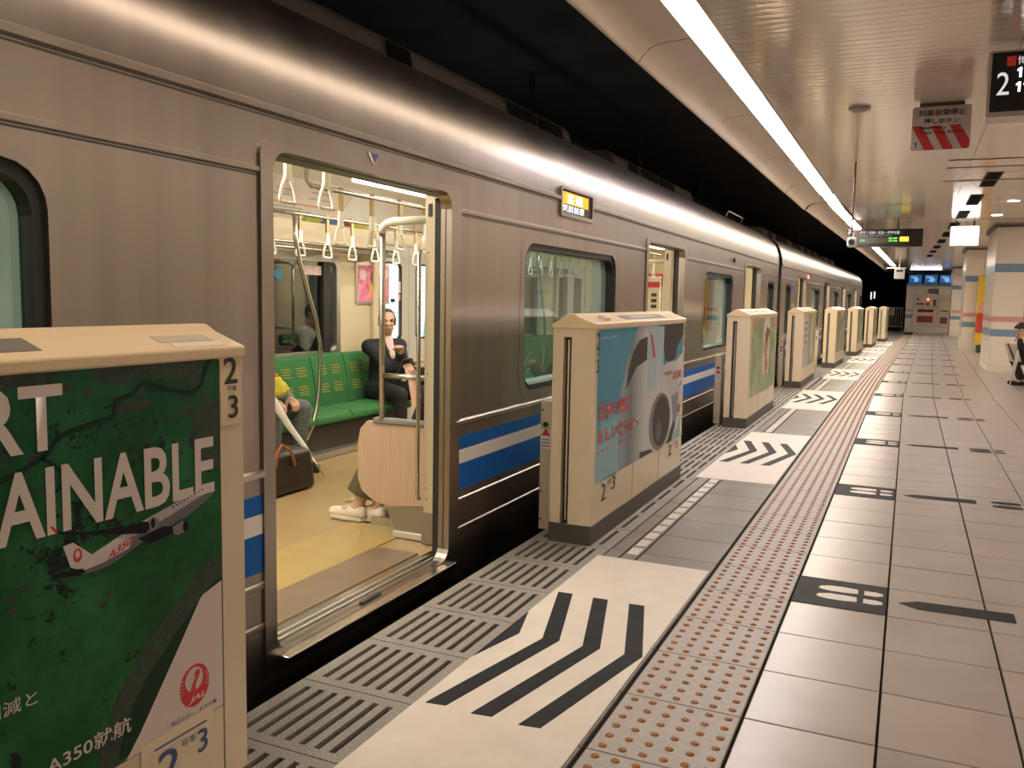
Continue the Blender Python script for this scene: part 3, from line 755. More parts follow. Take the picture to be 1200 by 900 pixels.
# adverts inside: row of posters on the sloping cove, framed pink poster by the far door
M_PAPERP = mat('pinkish paper', (.74, .66, .62), .5)
def cove(y0, y1, m, name='cove_poster', t=.0):
    a, c = Vector((XF+.028, 0, 1.955)), Vector((-4.484, 0, 2.216)); nrm = Vector((.26, 0, -.23)).normalized()
    return plate(name, rr(0, 0, y1-y0, (c-a).length), [], a+YA*y0+nrm*(.006+t), YA, (c-a).normalized(), .004, m, CAR)
def on_cove(y, v): 
    a, c = Vector((XF+.028, 0, 1.955)), Vector((-4.484, 0, 2.216)); nrm = Vector((.26, 0, -.23)).normalized()
    return a+(c-a).normalized()*v+YA*y+nrm*.0075, (c-a).normalized()
p1 = cove(4.2, 5.36, M_PAPER); p2 = cove(5.40, 6.4, M_PAPERP); p3 = cove(6.44, 7.6, M_PAPER); cove(9, 10.4, mat('teal poster', (.10, .36, .42), .5)); cove(10.6, 12.2, mat('teal poster', (.1, .36, .42), .5)); cove(7.7, 8.8, M_PAPERP)
o, uy = on_cove(5.02, .03); flat('plum_block', rr(0, 0, .12, .075), o, YA, uy, mat('plum ink', (.10, .03, .07), .5), p1)
o, uy = on_cove(5.19, .02); flat('floral_block', rr(0, 0, .12, .26), o, YA, uy, mottled('floral ink', (.16, .03, .06), (.62, .50, .46), (40, 40, 40), .5), p1)
o, uy = on_cove(5.05, .12); flat('portrait', ell(.045, .13, .035, .05), o, YA, uy, mat('brown hair ink', (.12, .06, .04), .5), p1)
flat('portrait_face', ell(.047, .115, .022, .03), o, YA, uy, mat('skin ink', (.70, .46, .36), .5), p1, .0014); flat('portrait_dress', rr(0, -.02, .1, .075, .03), o, YA, uy, mat('pale dress ink', (.62, .55, .52), .5), p1)
o, uy = on_cove(5.45, .10); flat('red_line', rr(0, 0, .9, .012), o, YA, uy, mat('salmon ink', (.72, .25, .16), .5), p2)
for k, (u, v, w_) in enumerate(((.02, .17, .3), (.02, .22, .24), (.45, .17, .35), (.45, .23, .3), (.1, .03, .5), (.1, .06, .36))):
    o, uy = on_cove(5.45+u, v); flat('print_line', rr(0, 0, w_, .012), o, YA, uy, mat('grey print', (.45, .38, .35), .5), p2)
for k, c in enumerate(((.45, .5, .05), (.08, .2, .42), (.3, .06, .07), (.62, .6, .12))):
    o, uy = on_cove(6.02+k*.24, -.04); flat('photo_block', rr(0, 0, .2, .07), o, YA, uy, mat('photo ink %d' % k, c, .5), p2 if k < 2 else p3)
PO = side('poster_frame', rr(6.765, 1.215, 7.33, 1.605), [], XF+.02, .018, M_ALU, CAR)
side('poster_sheet', rr(6.79, 1.24, 7.305, 1.58), [], XF+.0225, .004, mottled('pink poster', (.70, .07, .24), (.80, .40, .50), (14, 14, 14), .4), PO)
side('poster_figure', ell(7.06, 1.36, .085, .10), [], XF+.024, .002, mat('yellow dress ink', (.75, .50, .06), .5), PO)
side('poster_figure', ell(7.06, 1.46, .062, .085), [], XF+.0245, .002, mat('auburn hair ink', (.16, .055, .03), .5), PO)
side('poster_figure', ell(7.06, 1.475, .032, .043), [], XF+.026, .002, mat('skin ink'  , (.70, .46, .36), .5), PO)
side('poster_heart', ell(6.87, 1.49, .055, .05), [], XF+.024, .002, mat('pale pink ink', (.78, .62, .66), .5), PO)
side('poster_heart', ell(7.25, 1.50, .05, .05), [], XF+.024, .002, mat('pale pink ink', (.78, .62, .66), .5), PO)
side('poster_heart', ell(6.90, 1.33, .055, .045), [], XF+.024, .002, mat('rose ink', (.72, .18, .34), .5), PO)
m = MB(); m.prism(ell(7.40, 1.25, .018, .018, 14), (XF, 0, 0), YA, ZA, (.03, 0, 0)); m.build('coat_hook', M_DARK, CAR)
# far bulkhead with gangway door, red poster and small plates
def ew(name, x0, x1, z0, z1, m, par, d=.004): return plate(name, rr(x0, z0, x1, z1, .01), [], (0, 14.958-d, 0), XA, ZA, .003, m, par)
gd = ew('gangway_door', -3.80, -2.95, 0, 1.88, mat('grey door paint', (.56, .55, .50), .35), CAR); ew('door_glass', -3.68, -3.07, .8, 1.7, mat('dark glass', (.02, .022, .022), .08), gd, .006)
rp_ = ew('red_poster', -4.32, -3.96, 1.52, 1.76, mat('red poster ink', (.62, .05, .04), .5), CAR); ew('poster_print', -4.28, -4.0, 1.62, 1.72, M_PAPERP, rp_, .006)
for z in (1.36, 1.26, 1.16): ew('notice_plate', -4.16, -4.06, z, z+.06, M_DARK, CAR)
# stickers on the far window and far door
side('round_sticker', ell(5.70, 1.46, .055, .05), [], XF-.007, .002, mat('teal sticker', (.03, .22, .36), .4), CAR)
side('label_sticker', rr(6.0, 1.465, 6.33, 1.545), [], XF-.007, .002, mottled('pink label', (.72, .45, .45), (.80, .72, .70), (30, 30, 30), .4), CAR)
side('door_sticker', rr(7.57, 1.33, 7.71, 1.44), [], XF-.022, .002, M_PAPER, CAR); side('door_sticker', rr(7.57, 1.25, 7.71, 1.31), [], XF-.022, .002, mat('pink sticker', (.72, .38, .36), .5), CAR)
# wall details by the far doors
for d in (7.12, 11.84): MB().box(XF+.0, XF+.05, d-.10, d-.02, .0, 1.9).build('door_pillar', M_INWALL, CAR, .01)
# destination display in the outer side
D = side('display_frame', rr(5.09, 1.815, 5.70, 2.0, .02), [rr(5.115, 1.84, 5.675, 1.985, .01)], XT+.012, .03, M_FRAME, CAR)
side('display_panel', rr(5.11, 1.835, 5.68, 1.99), [], XT+.001, .012, mat('display black', (.01, .008, .012), .25), D)
LY = lamp('yellow led', (1.0, .50, .01), 1.25); LW = lamp('white led', (.92, .92, 1.0), 1.8)
side('led_block', rr(5.118, 1.898, 5.61, 1.972), [], XT+.003, .002, LY, D)
text('普通', LW, (XT+.0035, 5.20, 1.904), YA, ZA, .30, .060, D, 'led_text', bold=.01)
text('筑前前原', LW, (XT+.0035, 5.13, 1.848), YA, ZA, .40, .046, D, 'led_text', bold=.008)
# small fittings on the outside
MB().tube([(XT, 11.0, 1.81), (XT+.02, 11.0, 1.81)], .028, 14).build('side_lamp', mat('red side lamp', (.09, .02, .015), .3), CAR)
MB().tube([(XT, 18.9, 1.83), (XT+.02, 18.9, 1.83)], .035, 14).build('side_lamp', lamp('lit red lamp', (1, .04, .03), 6), CAR2)
side('blue_plate', rr(16.75, 1.45, 17.15, 1.62), [], XT+.004, .004, mat('blue plate', (.06, .12, .30), .4), CAR2)
side('notice_plate', rr(2.165, .79, 2.295, 1.03, .03), [], XT+.004, .004, mat('pale plate', (.38, .33, .29), .4, .6), CAR)
side('notice_symbol', rr(2.18, .845, 2.24, .895), [], XT+.0055, .002, M_NAVY, CAR); side('notice_symbol', [(2.20, .92), (2.23, .98), (2.245, .98), (2.22, .92)], [], XT+.0055, .002, M_INK, CAR)
# roof units with black vents
def roof_unit(C, y0, y1, vents):
    pr = [(-2.66, 2.40), (-2.74, 2.72), (-2.82, 2.775), (-3.9, 2.775), (-4.0, 2.72), (-4.08, 2.40)]
    m = MB(); m.prism(pr, (0, y0, 0), XA, ZA, (0, y1-y0, 0)); u = m.build('roof_unit', M_ROOFU, C, .03, 2)
    for a, c in vents: m = MB(); m.prism([(-2.668, 2.46), (-2.727, 2.705), (-2.734, 2.705), (-2.68, 2.46)], (0, a, 0), XA, ZA, (0, c-a, 0)); m.v = [(x+.012, y, z) for x, y, z in m.v]; m.build('vent', M_BLACK, u)
roof_unit(CAR, 3.2, 7.1, [(4.2, 4.44), (5.78, 6.28), (6.34, 6.84)])
roof_unit(CAR, 8.3, 11.7, [(8.75, 9.05), (9.2, 9.85), (9.95, 10.6)])
roof_unit(CAR, -2.4, 1.4, [(-1, -.2)])
MB().tube([(-2.55, 13.0, 2.5), (-2.5, 13.0, 2.62), (-2.5, 14.2, 2.62), (-2.55, 14.2, 2.5)], .012, 6).build('roof_rail', M_ALU, CAR)
roof_unit(CAR2, 17.6, 21.6, [(18.0, 18.5), (19, 19.7), (19.9, 20.6)]); roof_unit(CAR2, 23.2, 27.0, [(23.6, 24.2), (25, 25.8)]); roof_unit(CAR2, 29, 32, [(29.5, 30.5)])
# backlit advert on the tunnel wall, seen through the far door glass
A = thing('wall_advert', 'backlit white and teal advert on the tunnel wall behind the far train door', 'advert', (-5.74, 9.4, .6))
MB().box(-5.75, -5.68, 8.3, 10.6, .3, 1.75).build('cabinet', M_DARK, A)
side('lit_sheet', rr(8.35, .35, 10.55, 1.7), [], -5.675, .004, lamp('white backlight', (.86, .97, 1.0), 2.6), A)
side('teal_field', [(9.55, .35), (10.55, .35), (10.55, 1.7), (10.2, 1.7), (10.0, 1.1), (9.7, 1.1)], [], -5.672, .002, lamp('teal backlight', (.05, .62, .58), 1.5), A)

# ================================================================== platform gates
GX = -1.467
M_GBASE = mat('gate base grey', (.075, .07, .06), .5)
M_CAP = mat('cream cap', (.76, .60, .38), .30)
M_GLARE = mat('gate display glare', (.50, .46, .40), .35, .6)
GATE_KIDS = {}
def gate(x, y0, y1, label, rot=0, capmark=False):
    """half-height gate housing: local y along the platform; built in world space around (x, y0)"""
    t = thing('platform_gate', label, 'platform gate', (x, y0, 0), 'row of cream half-height platform gates')
    xb = x-.232
    m = MB(); sx0, sx1 = x-.172, x-.128     # slot for the sliding leaf
    for yy, s in ((y0, 1), (y1, -1)):
        pass
    m.box(x-.012, x, y0+.05, y1-.05, .105, 1.145); m.box(xb, xb+.012, y0+.05, y1-.05, .105, 1.145)
    m.box(x-.128, x, y0, y0+.05, .105, 1.145); m.box(xb, x-.172, y0, y0+.05, .105, 1.145); m.box(x-.172, x-.128, y0, y0+.05, 1.10, 1.145)
    m.box(xb, x, y1-.05, y1, .105, 1.145)
    m.build('body', M_CREAM, t)
    MB().box(xb+.02, x-.02, y0+.05, y1-.05, .105, 1.1).build('inner_box', M_BLACK, t)
    lf = MB().box(x-.152, x-.142, y0+.012, y0+.06, .12, 1.085).build('gate_leaf_edge', M_ALU, t)
    MB().box(x-.170, x-.130, y0+.035, y0+.05, .105, 1.1).build('slot_lining', M_RUB, t)
    MB().box(xb-.004, x+.004, y0-.004, y1+.004, 0, .105).build('base', M_GBASE, t, .003)
    pr = [(xb-.006, 1.145), (xb-.006, 1.165), (xb+.045, 1.195), (x-.150, 1.222), (x-.115, 1.222), (x-.085, 1.205), (x+.006, 1.172), (x+.006, 1.145)]
    m = MB(); m.prism(pr, (0, y0-.006, 0), XA, ZA, (0, y1-y0+.012, 0)); c = m.build('top_cap', M_CAP, t, .005)
    sl = Vector((.091, 0, -.033)).normalized(); o = Vector((x-.085, 0, 1.205)); nrm = Vector((.033, 0, .091)).normalized()
    def on_cap(name, ya, yb, u0, u1, mt, h=.0012):
        m = MB(); a = [o+sl*u+YA*y for y, u in ((ya, u0), (ya, u1), (yb, u1), (yb, u0))]; m.add([p-nrm*.002 for p in a]+[p+nrm*h for p in a], [(0, 1, 2, 3), (4, 7, 6, 5), (0, 4, 5, 1), (1, 5, 6, 2), (2, 6, 7, 3), (3, 7, 4, 0)]); return m.build(name, mt, c)
    on_cap('display_window', y0+.62, y0+1.52, .0, .062, mat('smoked panel', (.16, .14, .125), .3))
    on_cap('display_glare', y0+.78, y0+1.36, .018, .042, M_GLARE, .0022)  # pale strip painted as the glare on the smoked panel
    on_cap('lamp', y0+.24, y0+.32, .012, .06, mat('gate lamp', (.70, .64, .58), .25), .012)
    if capmark: on_cap('cap_label', y1-.22, y1-.06, .02, .055, mat('cap label grey', (.55, .46, .34), .4)); on_cap('cap_label', y1-.2, y1-.05, .06, .085, mat('cap label pale', (.78, .72, .62), .4))
    for yj in (.75, 1.35):
        MB().box(x-.001, x+.0008, y0+yj, y0+yj+.004, .108, .33).build('panel_joint', M_DARK, t)
    return t
def gtext(s, m, y, z, w, h, par, x=GX, d=.0030, **k): return text(s, m, (x+d, y, z), YA, ZA, w, h, par, **k)
def gflat(name, poly, m, par, d=.0015, x=GX, holes=()): return plate(name, poly, holes, (x+d, 0, 0), YA, ZA, .0006, m, par)
def number_marks(t, y0, y1, col=M_INK, x=GX, near=True):
    """car and door numbers: 2 / small characters / 3, upright at both top corners and small at the lower left"""
    for ye in ([y0+.012] if near else []):
        gtext('2', col, ye+.004, 1.035, .055, .092, t, x, bold=.01); gtext('号車', col, ye+.006, 1.003, .045, .022, t, x); gtext('3', col, ye+.012, .915, .044, .07, t, x, bold=.01)
    gtext('2', M_GBLK, y0+.16, .205, .085, .095, t, x); gtext('号車', M_GBLK, y0+.26, .275, .07, .03, t, x); gtext('3', M_GBLK, y0+.345, .235, .06, .075, t, x)
    MB().box(x+.002, x+.003, y0+.15, y0+.42, .318, .322).build('mark_line', M_GBLK, t)
M_GBLK = mat('dark blue grey ink', (.05, .06, .10), .5)

# ---------------- first gate, with the green meadow poster
g1y0, g1y1 = -.40, 1.632
G1 = gate(GX, g1y0, g1y1, 'cream platform gate with green meadow and aeroplane poster, nearest in the row', capmark=True)
def meadow():
    m = mat('meadow print', (.02, .12, .04), .4, 0, .15)
    if m.get('done'): return m
    m['done'] = 1; co = coords(m, (1, 1, 1))
    n1 = N(m, 'ShaderNodeTexNoise', i_Scale=5.0, i_Detail=8, i_Roughness=.65); L(m, co, n1.inputs['Vector'])
    r1 = ramp(m, [(.30, (.008, .055, .018)), (.5, (.014, .105, .030)), (.68, (.030, .165, .058))], n1.outputs['Fac'])
    n2 = N(m, 'ShaderNodeTexNoise', i_Scale=44.0, i_Detail=7, i_Roughness=.65); L(m, co, n2.inputs['Vector'])
    n3 = N(m, 'ShaderNodeTexNoise', i_Scale=6.5, i_Detail=4); L(m, co, n3.inputs['Vector'])
    mu = N(m, 'ShaderNodeMath', operation='MULTIPLY'); L(m, n2.outputs['Fac'], mu.inputs[0]); L(m, n3.outputs['Fac'], mu.inputs[1])
    r2 = ramp(m, [(.325, (0, 0, 0)), (.35, (1, 1, 1))], mu.outputs[0])
    mx = N(m, 'ShaderNodeMix', data_type='RGBA'); L(m, r2.outputs[0], mx.inputs[0]); L(m, r1.outputs[0], mx.inputs[6]); mx.inputs[7].default_value = (.010, .022, .016, 1)
    sz = N(m, 'ShaderNodeSeparateXYZ'); L(m, co, sz.inputs[0]); mr = N(m, 'ShaderNodeMapRange'); mr.inputs[1].default_value = .75; mr.inputs[2].default_value = 1.2; mr.inputs[4].default_value = .6; L(m, sz.outputs['Z'], mr.inputs[0])
    m2 = N(m, 'ShaderNodeMix', data_type='RGBA'); L(m, mr.outputs[0], m2.inputs[0]); L(m, mx.outputs[2], m2.inputs[6])
    m3 = N(m, 'ShaderNodeMix', data_type='RGBA', blend_type='MULTIPLY'); m3.inputs[0].default_value = 1; L(m, mx.outputs[2], m3.inputs[6]); m3.inputs[7].default_value = (.9, .95, 2.0, 1); L(m, m3.outputs[2], m2.inputs[7])
    L(m, m2.outputs[2], bsdf(m).inputs['Base Color']); return m
AD = gflat('poster', rr(g1y0+.10, .300, 1.551, 1.152), meadow(), G1, .0012)
M_RIVER = mat('river print', (.012, .035, .024), .5, 0, .12); M_WOODP = mottled('forest print', (.006, .014, .010), (.020, .055, .028), (70, 70, 70), .5, 0, 8)
def ribbon(pts, w):
    pts = [Vector((a, b, 0)) for a, b in pts]; l, r_ = [], []
    for i, p in enumerate(pts):
        d = (pts[min(i+1, len(pts)-1)]-pts[max(0, i-1)]).normalized(); n = Vector((-d.y, d.x, 0))*w/2
        l.append((p.x+n.x, p.y+n.y)); r_.append((p.x-n.x, p.y-n.y))
    return l+r_[::-1]
def smooth_pts(p, k=4):
    out = []
    for i in range(len(p)-1):
        p0, p1, p2, p3 = p[max(i-1, 0)], p[i], p[i+1], p[min(i+2, len(p)-1)]
        for j in range(k):
            t = j/k; out.append(tuple(.5*((2*p1[c])+(-p0[c]+p2[c])*t+(2*p0[c]-5*p1[c]+4*p2[c]-p3[c])*t*t+(-p0[c]+3*p1[c]-3*p2[c]+p3[c])*t**3) for c in (0, 1)))
    return out+[p[-1]]
gflat('river', ribbon(smooth_pts([(.55, .93), (.9, .97), (1.0, .955), (1.09, .985), (1.13, 1.02), (1.20, 1.035), (1.25, 1.045), (1.26, 1.075), (1.30, 1.085), (1.33, 1.105), (1.38, 1.092), (1.45, 1.075), (1.49, 1.085), (1.505, 1.115), (1.52, 1.14), (1.535, 1.15)]), .011), M_RIVER, AD, .0019)
gflat('river', ribbon(smooth_pts([(1.09, .985), (1.12, .96), (1.135, .93), (1.10, .905)]), .008), M_RIVER, AD, .0019)
rng = random.Random(5)
def blob2(cy, cz, ry, rz, n=22, j=.28):
    ph = [rng.random()*6.28 for _ in range(4)]
    return [(cy+ry*math.cos(2*math.pi*k/n)*(1+j*sum(math.sin((q+2)*2*math.pi*k/n+ph[q])/(q+1.5) for q in range(4))), cz+rz*math.sin(2*math.pi*k/n)*(1+j*sum(math.sin((q+2)*2*math.pi*k/n+ph[(q+1) % 4])/(q+1.5) for q in range(4)))) for k in range(n)]
M_FADE = mat('dark grass print', (.014, .040, .020), .5, 0, .12)
clip = lambda P: [(min(max(a, g1y0+.11), 1.549), min(max(b, .302), 1.150)) for a, b in P]
for i, (cy, cz, ry, rz) in enumerate(((1.42, 1.132, .10, .022), (1.28, 1.135, .09, .02), (1.51, .985, .05, .075), (1.53, .925, .025, .05), (1.30, 1.06, .045, .016), (1.06, 1.135, .08, .012), (1.48, 1.10, .03, .02), (1.45, 1.03, .02, .012))):
    gflat('forest', clip(blob2(cy, cz, ry, rz)), M_WOODP, AD, .0016+.00002*i)
for i in range(70):
    cy = rng.uniform(1.0, 1.53); cz = rng.uniform(.60, 1.13); q = rng.uniform(.5, 1.2) if i % 4 else 1.5; gflat('tree', clip(blob2(cy, cz, .009*q, .0045*q, 9)), M_WOODP, AD, .0017+.000002*i)
gflat('field_shade', clip(smooth_pts([(1.549, .62), (1.50, .605), (1.44, .565), (1.37, .50), (1.30, .44), (1.255, .37), (1.235, .31), (1.549, .31)], 3)), M_FADE, AD, .00145)
gflat('hedge', clip(ribbon(smooth_pts([(1.56, .655), (1.50, .635), (1.44, .59), (1.36, .53), (1.28, .455), (1.23, .37), (1.21, .29)]), .052)), M_WOODP, AD, .0018)
M_ADW = mat('poster white', (.68, .60, .56), .4); M_ADW2 = mat('poster white dim', (.56, .54, .46), .4)
def ad_text(s, y0_, y1_, z0, z1, m=M_ADW, d=.0024, **k): return gtext(s, m, y0_, z0, y1_-y0_, z1-z0, AD, GX, d, **k)
ad_text('RT', .965, 1.137, .998, 1.122, bold=.022); ad_text('STA', .66, .955, .998, 1.122, bold=.015)
ad_text('AINABLE', .992, 1.530, .834, .966, bold=.02); ad_text('SUST', .60, .975, .834, .966, bold=.012)
ad_text('削減と', .955, 1.062, .517, .546); ad_text('A350就航', 1.075, 1.275, .362, .398, bold=.01)
# white swoosh with the crane emblem
gflat('white_corner', [(1.262, .302), (1.30, .345), (1.36, .425), (1.42, .505), (1.48, .588), (1.49, .596), (1.549, .612), (1.549, .302), (1.40, .302)], mat('poster corner white', (.66, .57, .53), .4), AD, .0020)
M_LOGO = mat('emblem red', (.60, .018, .025), .4)
LG = gflat('emblem', ell(1.458, .388, .046, .050, 40), M_LOGO, AD, .0024, holes=[[(1.458+(a)*.046, .388+b*.05) for a, b in ell(-.03, .30, .60, .58, 28)]])
def lg(name, pts, m, d=.0029): return gflat(name, [(1.458+a*.046, .388+b*.05) for a, b in pts], m, LG, d)
lg('crane_neck', smooth_pts([(-.42, .33), (-.10, .42), (.05, .62), (.22, .70), (.34, .62), (.30, .42), (.16, .2), (.04, -.05), (.12, -.3), (-.26, -.3), (-.24, -.06), (-.08, .18), (.06, .40), (-.02, .46), (-.16, .40)], 3), M_LOGO)
for k in range(5):
    a = 2.6+k*.17; lg('feather_gap', [(1.06*math.cos(a), 1.06*math.sin(a)), (.72*math.cos(a+.1), .72*math.sin(a+.1)), (1.06*math.cos(a+.04), 1.06*math.sin(a+.04))], M_ADW, .0031)
    b_ = .54-k*.17; lg('feather_gap', [(1.06*math.cos(b_), 1.06*math.sin(b_)), (.72*math.cos(b_-.1), .72*math.sin(b_-.1)), (1.06*math.cos(b_-.04), 1.06*math.sin(b_-.04))], M_ADW, .0031)
gtext('JAL', M_ADW, 1.437, .348, .052, .017, LG, GX, .0034, shear=.3, bold=.02)
gtext('明日の空へ、日本の翼', M_INK, 1.385, .318, .14, .011, AD, GX, .0026)
# the aeroplane of the poster: flat print cut into its panels
AP = gflat('aeroplane_print', smooth_pts([(1.533, 0.838), (1.527, 0.829), (1.489, 0.811), (1.436, 0.792), (1.321, 0.766), (1.233, 0.738), (1.167, 0.738), (1.156, 0.746), (1.178, 0.768), (1.25, 0.79), (1.317, 0.81), (1.394, 0.827), (1.463, 0.844), (1.51, 0.849)], 3), mat('fuselage print', (.16, .155, .175), .5, 0, .12), AD, .0028)
gflat('fuselage_light', [(1.527, 0.839), (1.476, 0.828), (1.399, 0.807), (1.316, 0.788), (1.239, 0.772), (1.183, 0.76), (1.178, 0.768), (1.25, 0.79), (1.317, 0.81), (1.394, 0.827), (1.463, 0.844), (1.51, 0.849)], mat('fuselage light print', (.46, .43, .44), .5, 0, .12), AP, .0030)
gflat('tail_white', [(1.167, 0.744), (1.193, 0.771), (1.25, 0.79), (1.291, 0.779), (1.282, 0.761), (1.217, 0.748)], mat('fin print', (.66, .60, .59), .5, 0, .12), AP, .0032)
gflat('tail_fin', [(1.127, 0.805), (1.149, 0.807), (1.196, 0.768), (1.182, 0.752), (1.163, 0.748), (1.142, 0.759)], mat('fin print', (.66, .60, .59), .5, 0, .12), AP, .0034)
M_WINGP = mat('wing print', (.012, .012, .018), .5, 0, .12)
gflat('wing', [(1.104, 0.846), (1.119, 0.836), (1.18, 0.821), (1.273, 0.808), (1.317, 0.810), (1.352, 0.802), (1.326, 0.782), (1.261, 0.796), (1.17, 0.817), (1.119, 0.831)], M_WINGP, AP, .0031)
gflat('wing_tip', [(1.100, .850), (1.106, .850), (1.118, .835), (1.112, .834)], M_LOGO, AP, .0033)
gflat('wing', [(1.305, 0.776), (1.374, 0.786), (1.411, 0.777), (1.448, 0.766), (1.398, 0.762), (1.333, 0.758)], M_WINGP, AP, .0035)
gflat('tailplane', [(1.093, 0.752), (1.13, 0.754), (1.166, 0.75), (1.177, 0.742), (1.162, 0.737), (1.111, 0.746)], M_WINGP, AP, .0036)
gflat('engine_print', [(1.334, 0.81), (1.349, 0.814), (1.363, 0.804), (1.355, 0.785), (1.339, 0.784)], mat('engine print', (.24, .22, .23), .5, 0, .12), AP, .0037)
e_ = gflat('engine_print', [(1.401, 0.779), (1.43, 0.786), (1.446, 0.774), (1.443, 0.761), (1.416, 0.756), (1.403, 0.763)], mat('engine print', (.24, .22, .23), .5, 0, .12), AP, .0037)
gflat('engine_mouth', ell(1.438, .771, .008, .012), M_WINGP, AP, .0039); gflat('engine_mouth', ell(1.346, .800, .006, .011), M_WINGP, AP, .0039)
for q in range(9): gflat('cabin_window', rr(1.40+q*.011, .822+q*.0028, 1.406+q*.011, .8245+q*.0028), M_WINGP, AP, .0034)
gflat('fin_emblem', ell(1.158, .779, .010, .014), M_LOGO, AP, .0037); gflat('fin_emblem_white', ell(1.158, .781, .005, .008), mat('fin print', (.66, .60, .59), .5, 0, .12), AP, .0039)
text('A350', M_LOGO, (GX+.0039, 1.226, .749), Vector((0, .94, .33)), Vector((0, .1, 1)), .066, .016, AP, shear=.2, bold=.02)
# end strip with number label, lower label
gflat('number_label', rr(1.556, .985, 1.622, 1.150, .004), mat('label cream', (.80, .66, .44), .35), G1, .0014)
gtext('2', M_INK, 1.568, 1.083, .045, .064, G1, GX, .0022, bold=.012); gtext('号車', M_INK, 1.578, 1.066, .032, .012, G1, GX, .0022); gtext('3', M_INK, 1.580, 1.0, .034, .056, G1, GX, .0022, bold=.012)
gflat('strip_joint', rr(1.5515, .106, 1.5545, 1.143), M_DARK, G1, .0008)
gflat('lower_label', rr(1.30, .15, 1.515, .312, .003), mat('label pale', (.74, .62, .44), .35), G1, .0024)
MB().box(GX+.0034, GX+.0038, 1.335, 1.492, .285, .289).build('label_line', M_NAVY, G1)
gtext('2', M_NAVY, 1.345, .195, .062, .078, G1, GX, .0036, bold=.006); gtext('号車', M_NAVY, 1.412, .255, .045, .018, G1, GX, .0036); gtext('3', M_NAVY, 1.462, .218, .032, .056, G1, GX, .0036, bold=.006)

# ---------------- second gate, with the aircraft engine poster
g2y0, g2y1 = 4.235, 6.21
G2 = gate(GX, g2y0, g2y1, 'cream platform gate with blue aircraft engine poster, second in the row')
def sky_print():
    m = mat('sky print', (.1, .4, .55), .4, 0, .15)
    if m.get('done'): return m
    m['done'] = 1; co = coords(m, (1, 1, 1)); sx = N(m, 'ShaderNodeSeparateXYZ'); L(m, co, sx.inputs[0])
    nz = N(m, 'ShaderNodeTexNoise', i_Scale=2.5, i_Detail=5); L(m, co, nz.inputs['Vector'])
    ad = N(m, 'ShaderNodeMath', operation='MULTIPLY_ADD'); L(m, nz.outputs['Fac'], ad.inputs[0]); ad.inputs[1].default_value = .5; L(m, sx.outputs['Z'], ad.inputs[2])
    rp = ramp(m, [(.45, (.30, .46, .52)), (.85, (.26, .52, .62)), (1.05, (.07, .36, .50)), (1.35, (.05, .30, .46))], ad.outputs[0])
    L(m, rp.outputs[0], bsdf(m).inputs['Base Color']); return m
P2 = gflat('poster', [(4.292, .320), (4.292, 1.140), (6.150, 1.140), (6.150, .320)], sky_print(), G2, .0012)
M_FUS = mottled('fuselage white print', (.50, .52, .54), (.66, .67, .68), (2.2, 2.2, 2.2), .35); M_FUSD = mat('fuselage shade print', (.27, .30, .33), .5, 0, .12); M_NAC = mat('engine dark print', (.055, .05, .045), .5, 0, .12)
def p2(name, pts, m, d, k=0): return gflat(name, smooth_pts(pts, k) if k else pts, m, P2, d)
def grad_print():
    m = mat('wing gradient print', (.5, .5, .5), .5, 0, .12)
    if m.get('done'): return m
    m['done'] = 1; sp = N(m, 'ShaderNodeSeparateXYZ'); L(m, coords(m), sp.inputs[0]); mr = N(m, 'ShaderNodeMapRange'); mr.inputs[1].default_value = 4.6; mr.inputs[2].default_value = 5.5; L(m, sp.outputs['Y'], mr.inputs[0])
    rp = ramp(m, [(.0, (.34, .50, .56)), (.18, (.30, .38, .43)), (.33, (.20, .25, .29)), (.5, (.40, .43, .45)), (.68, (.62, .64, .65)), (1, (.60, .62, .63))], mr.outputs[0]); L(m, rp.outputs[0], bsdf(m).inputs['Base Color']); return m
p2('wing_print', [(4.70, .322), (4.66, .62), (4.72, .80), (4.80, .95), (4.90, 1.06), (5.02, 1.14), (5.45, 1.14), (5.45, .322)], grad_print(), .0018)
p2('intake_shade', [(4.80, .78), (4.84, .90), (4.93, 1.0), (5.05, 1.06), (5.22, 1.075), (5.22, .93), (5.0, .90), (4.88, .83)], M_NAC, .0022)
p2('cloud_print', [(5.24, .6), (5.24, 1.13), (5.62, 1.13), (5.62, .6)], mottled('cloud print', (.30, .50, .60), (.62, .68, .72), (3, 3, 3), .35), .0021)
p2('nacelle_print', [(5.22, .62), (5.32, .72), (5.5, .76), (5.75, .74), (6.05, .68), (6.148, .70), (6.148, .50), (6.05, .40), (5.9, .33), (5.22, .322)], M_FUS, .0024)
p2('pylon_print', [(5.62, .98), (5.62, 1.138), (6.148, 1.138), (6.148, 1.06), (5.98, .98), (5.94, .90), (5.78, .885), (5.68, .90)], M_NAC, .0026)
p2('fuselage_print', ell(5.98, .80, .30, .13), M_FUS, .0027) if False else p2('fuselage_print', [(5.55, .86), (5.75, .885), (5.95, .88), (6.148, .93), (6.148, .74), (5.98, .66), (5.72, .655), (5.58, .73)], M_FUS, .0028)
p2('tail_fin_print', [(5.28, 1.09), (5.33, 1.08), (5.42, .93), (5.36, .94)], M_LOGO, .0030)
p2('engine_lip', ell(5.58, .50, .31, .205), mat('engine lip print', (.60, .62, .64), .5, 0, .12), .0032); p2('engine_ring', ell(5.58, .50, .27, .19), mat('engine ring print', (.22, .22, .22), .5, 0, .12), .0034); p2('engine_fan', ell(5.61, .50, .215, .168), M_NAC, .0036)
p2('engine_spinner', ell(5.55, .44, .07, .065), mat('spinner print', (.13, .12, .11), .5, 0, .12), .0038)
p2('cowl_print', [(5.86, .64), (6.06, .66), (6.05, .50), (5.98, .40), (5.92, .42), (5.92, .5)], M_FUSD, .0030)
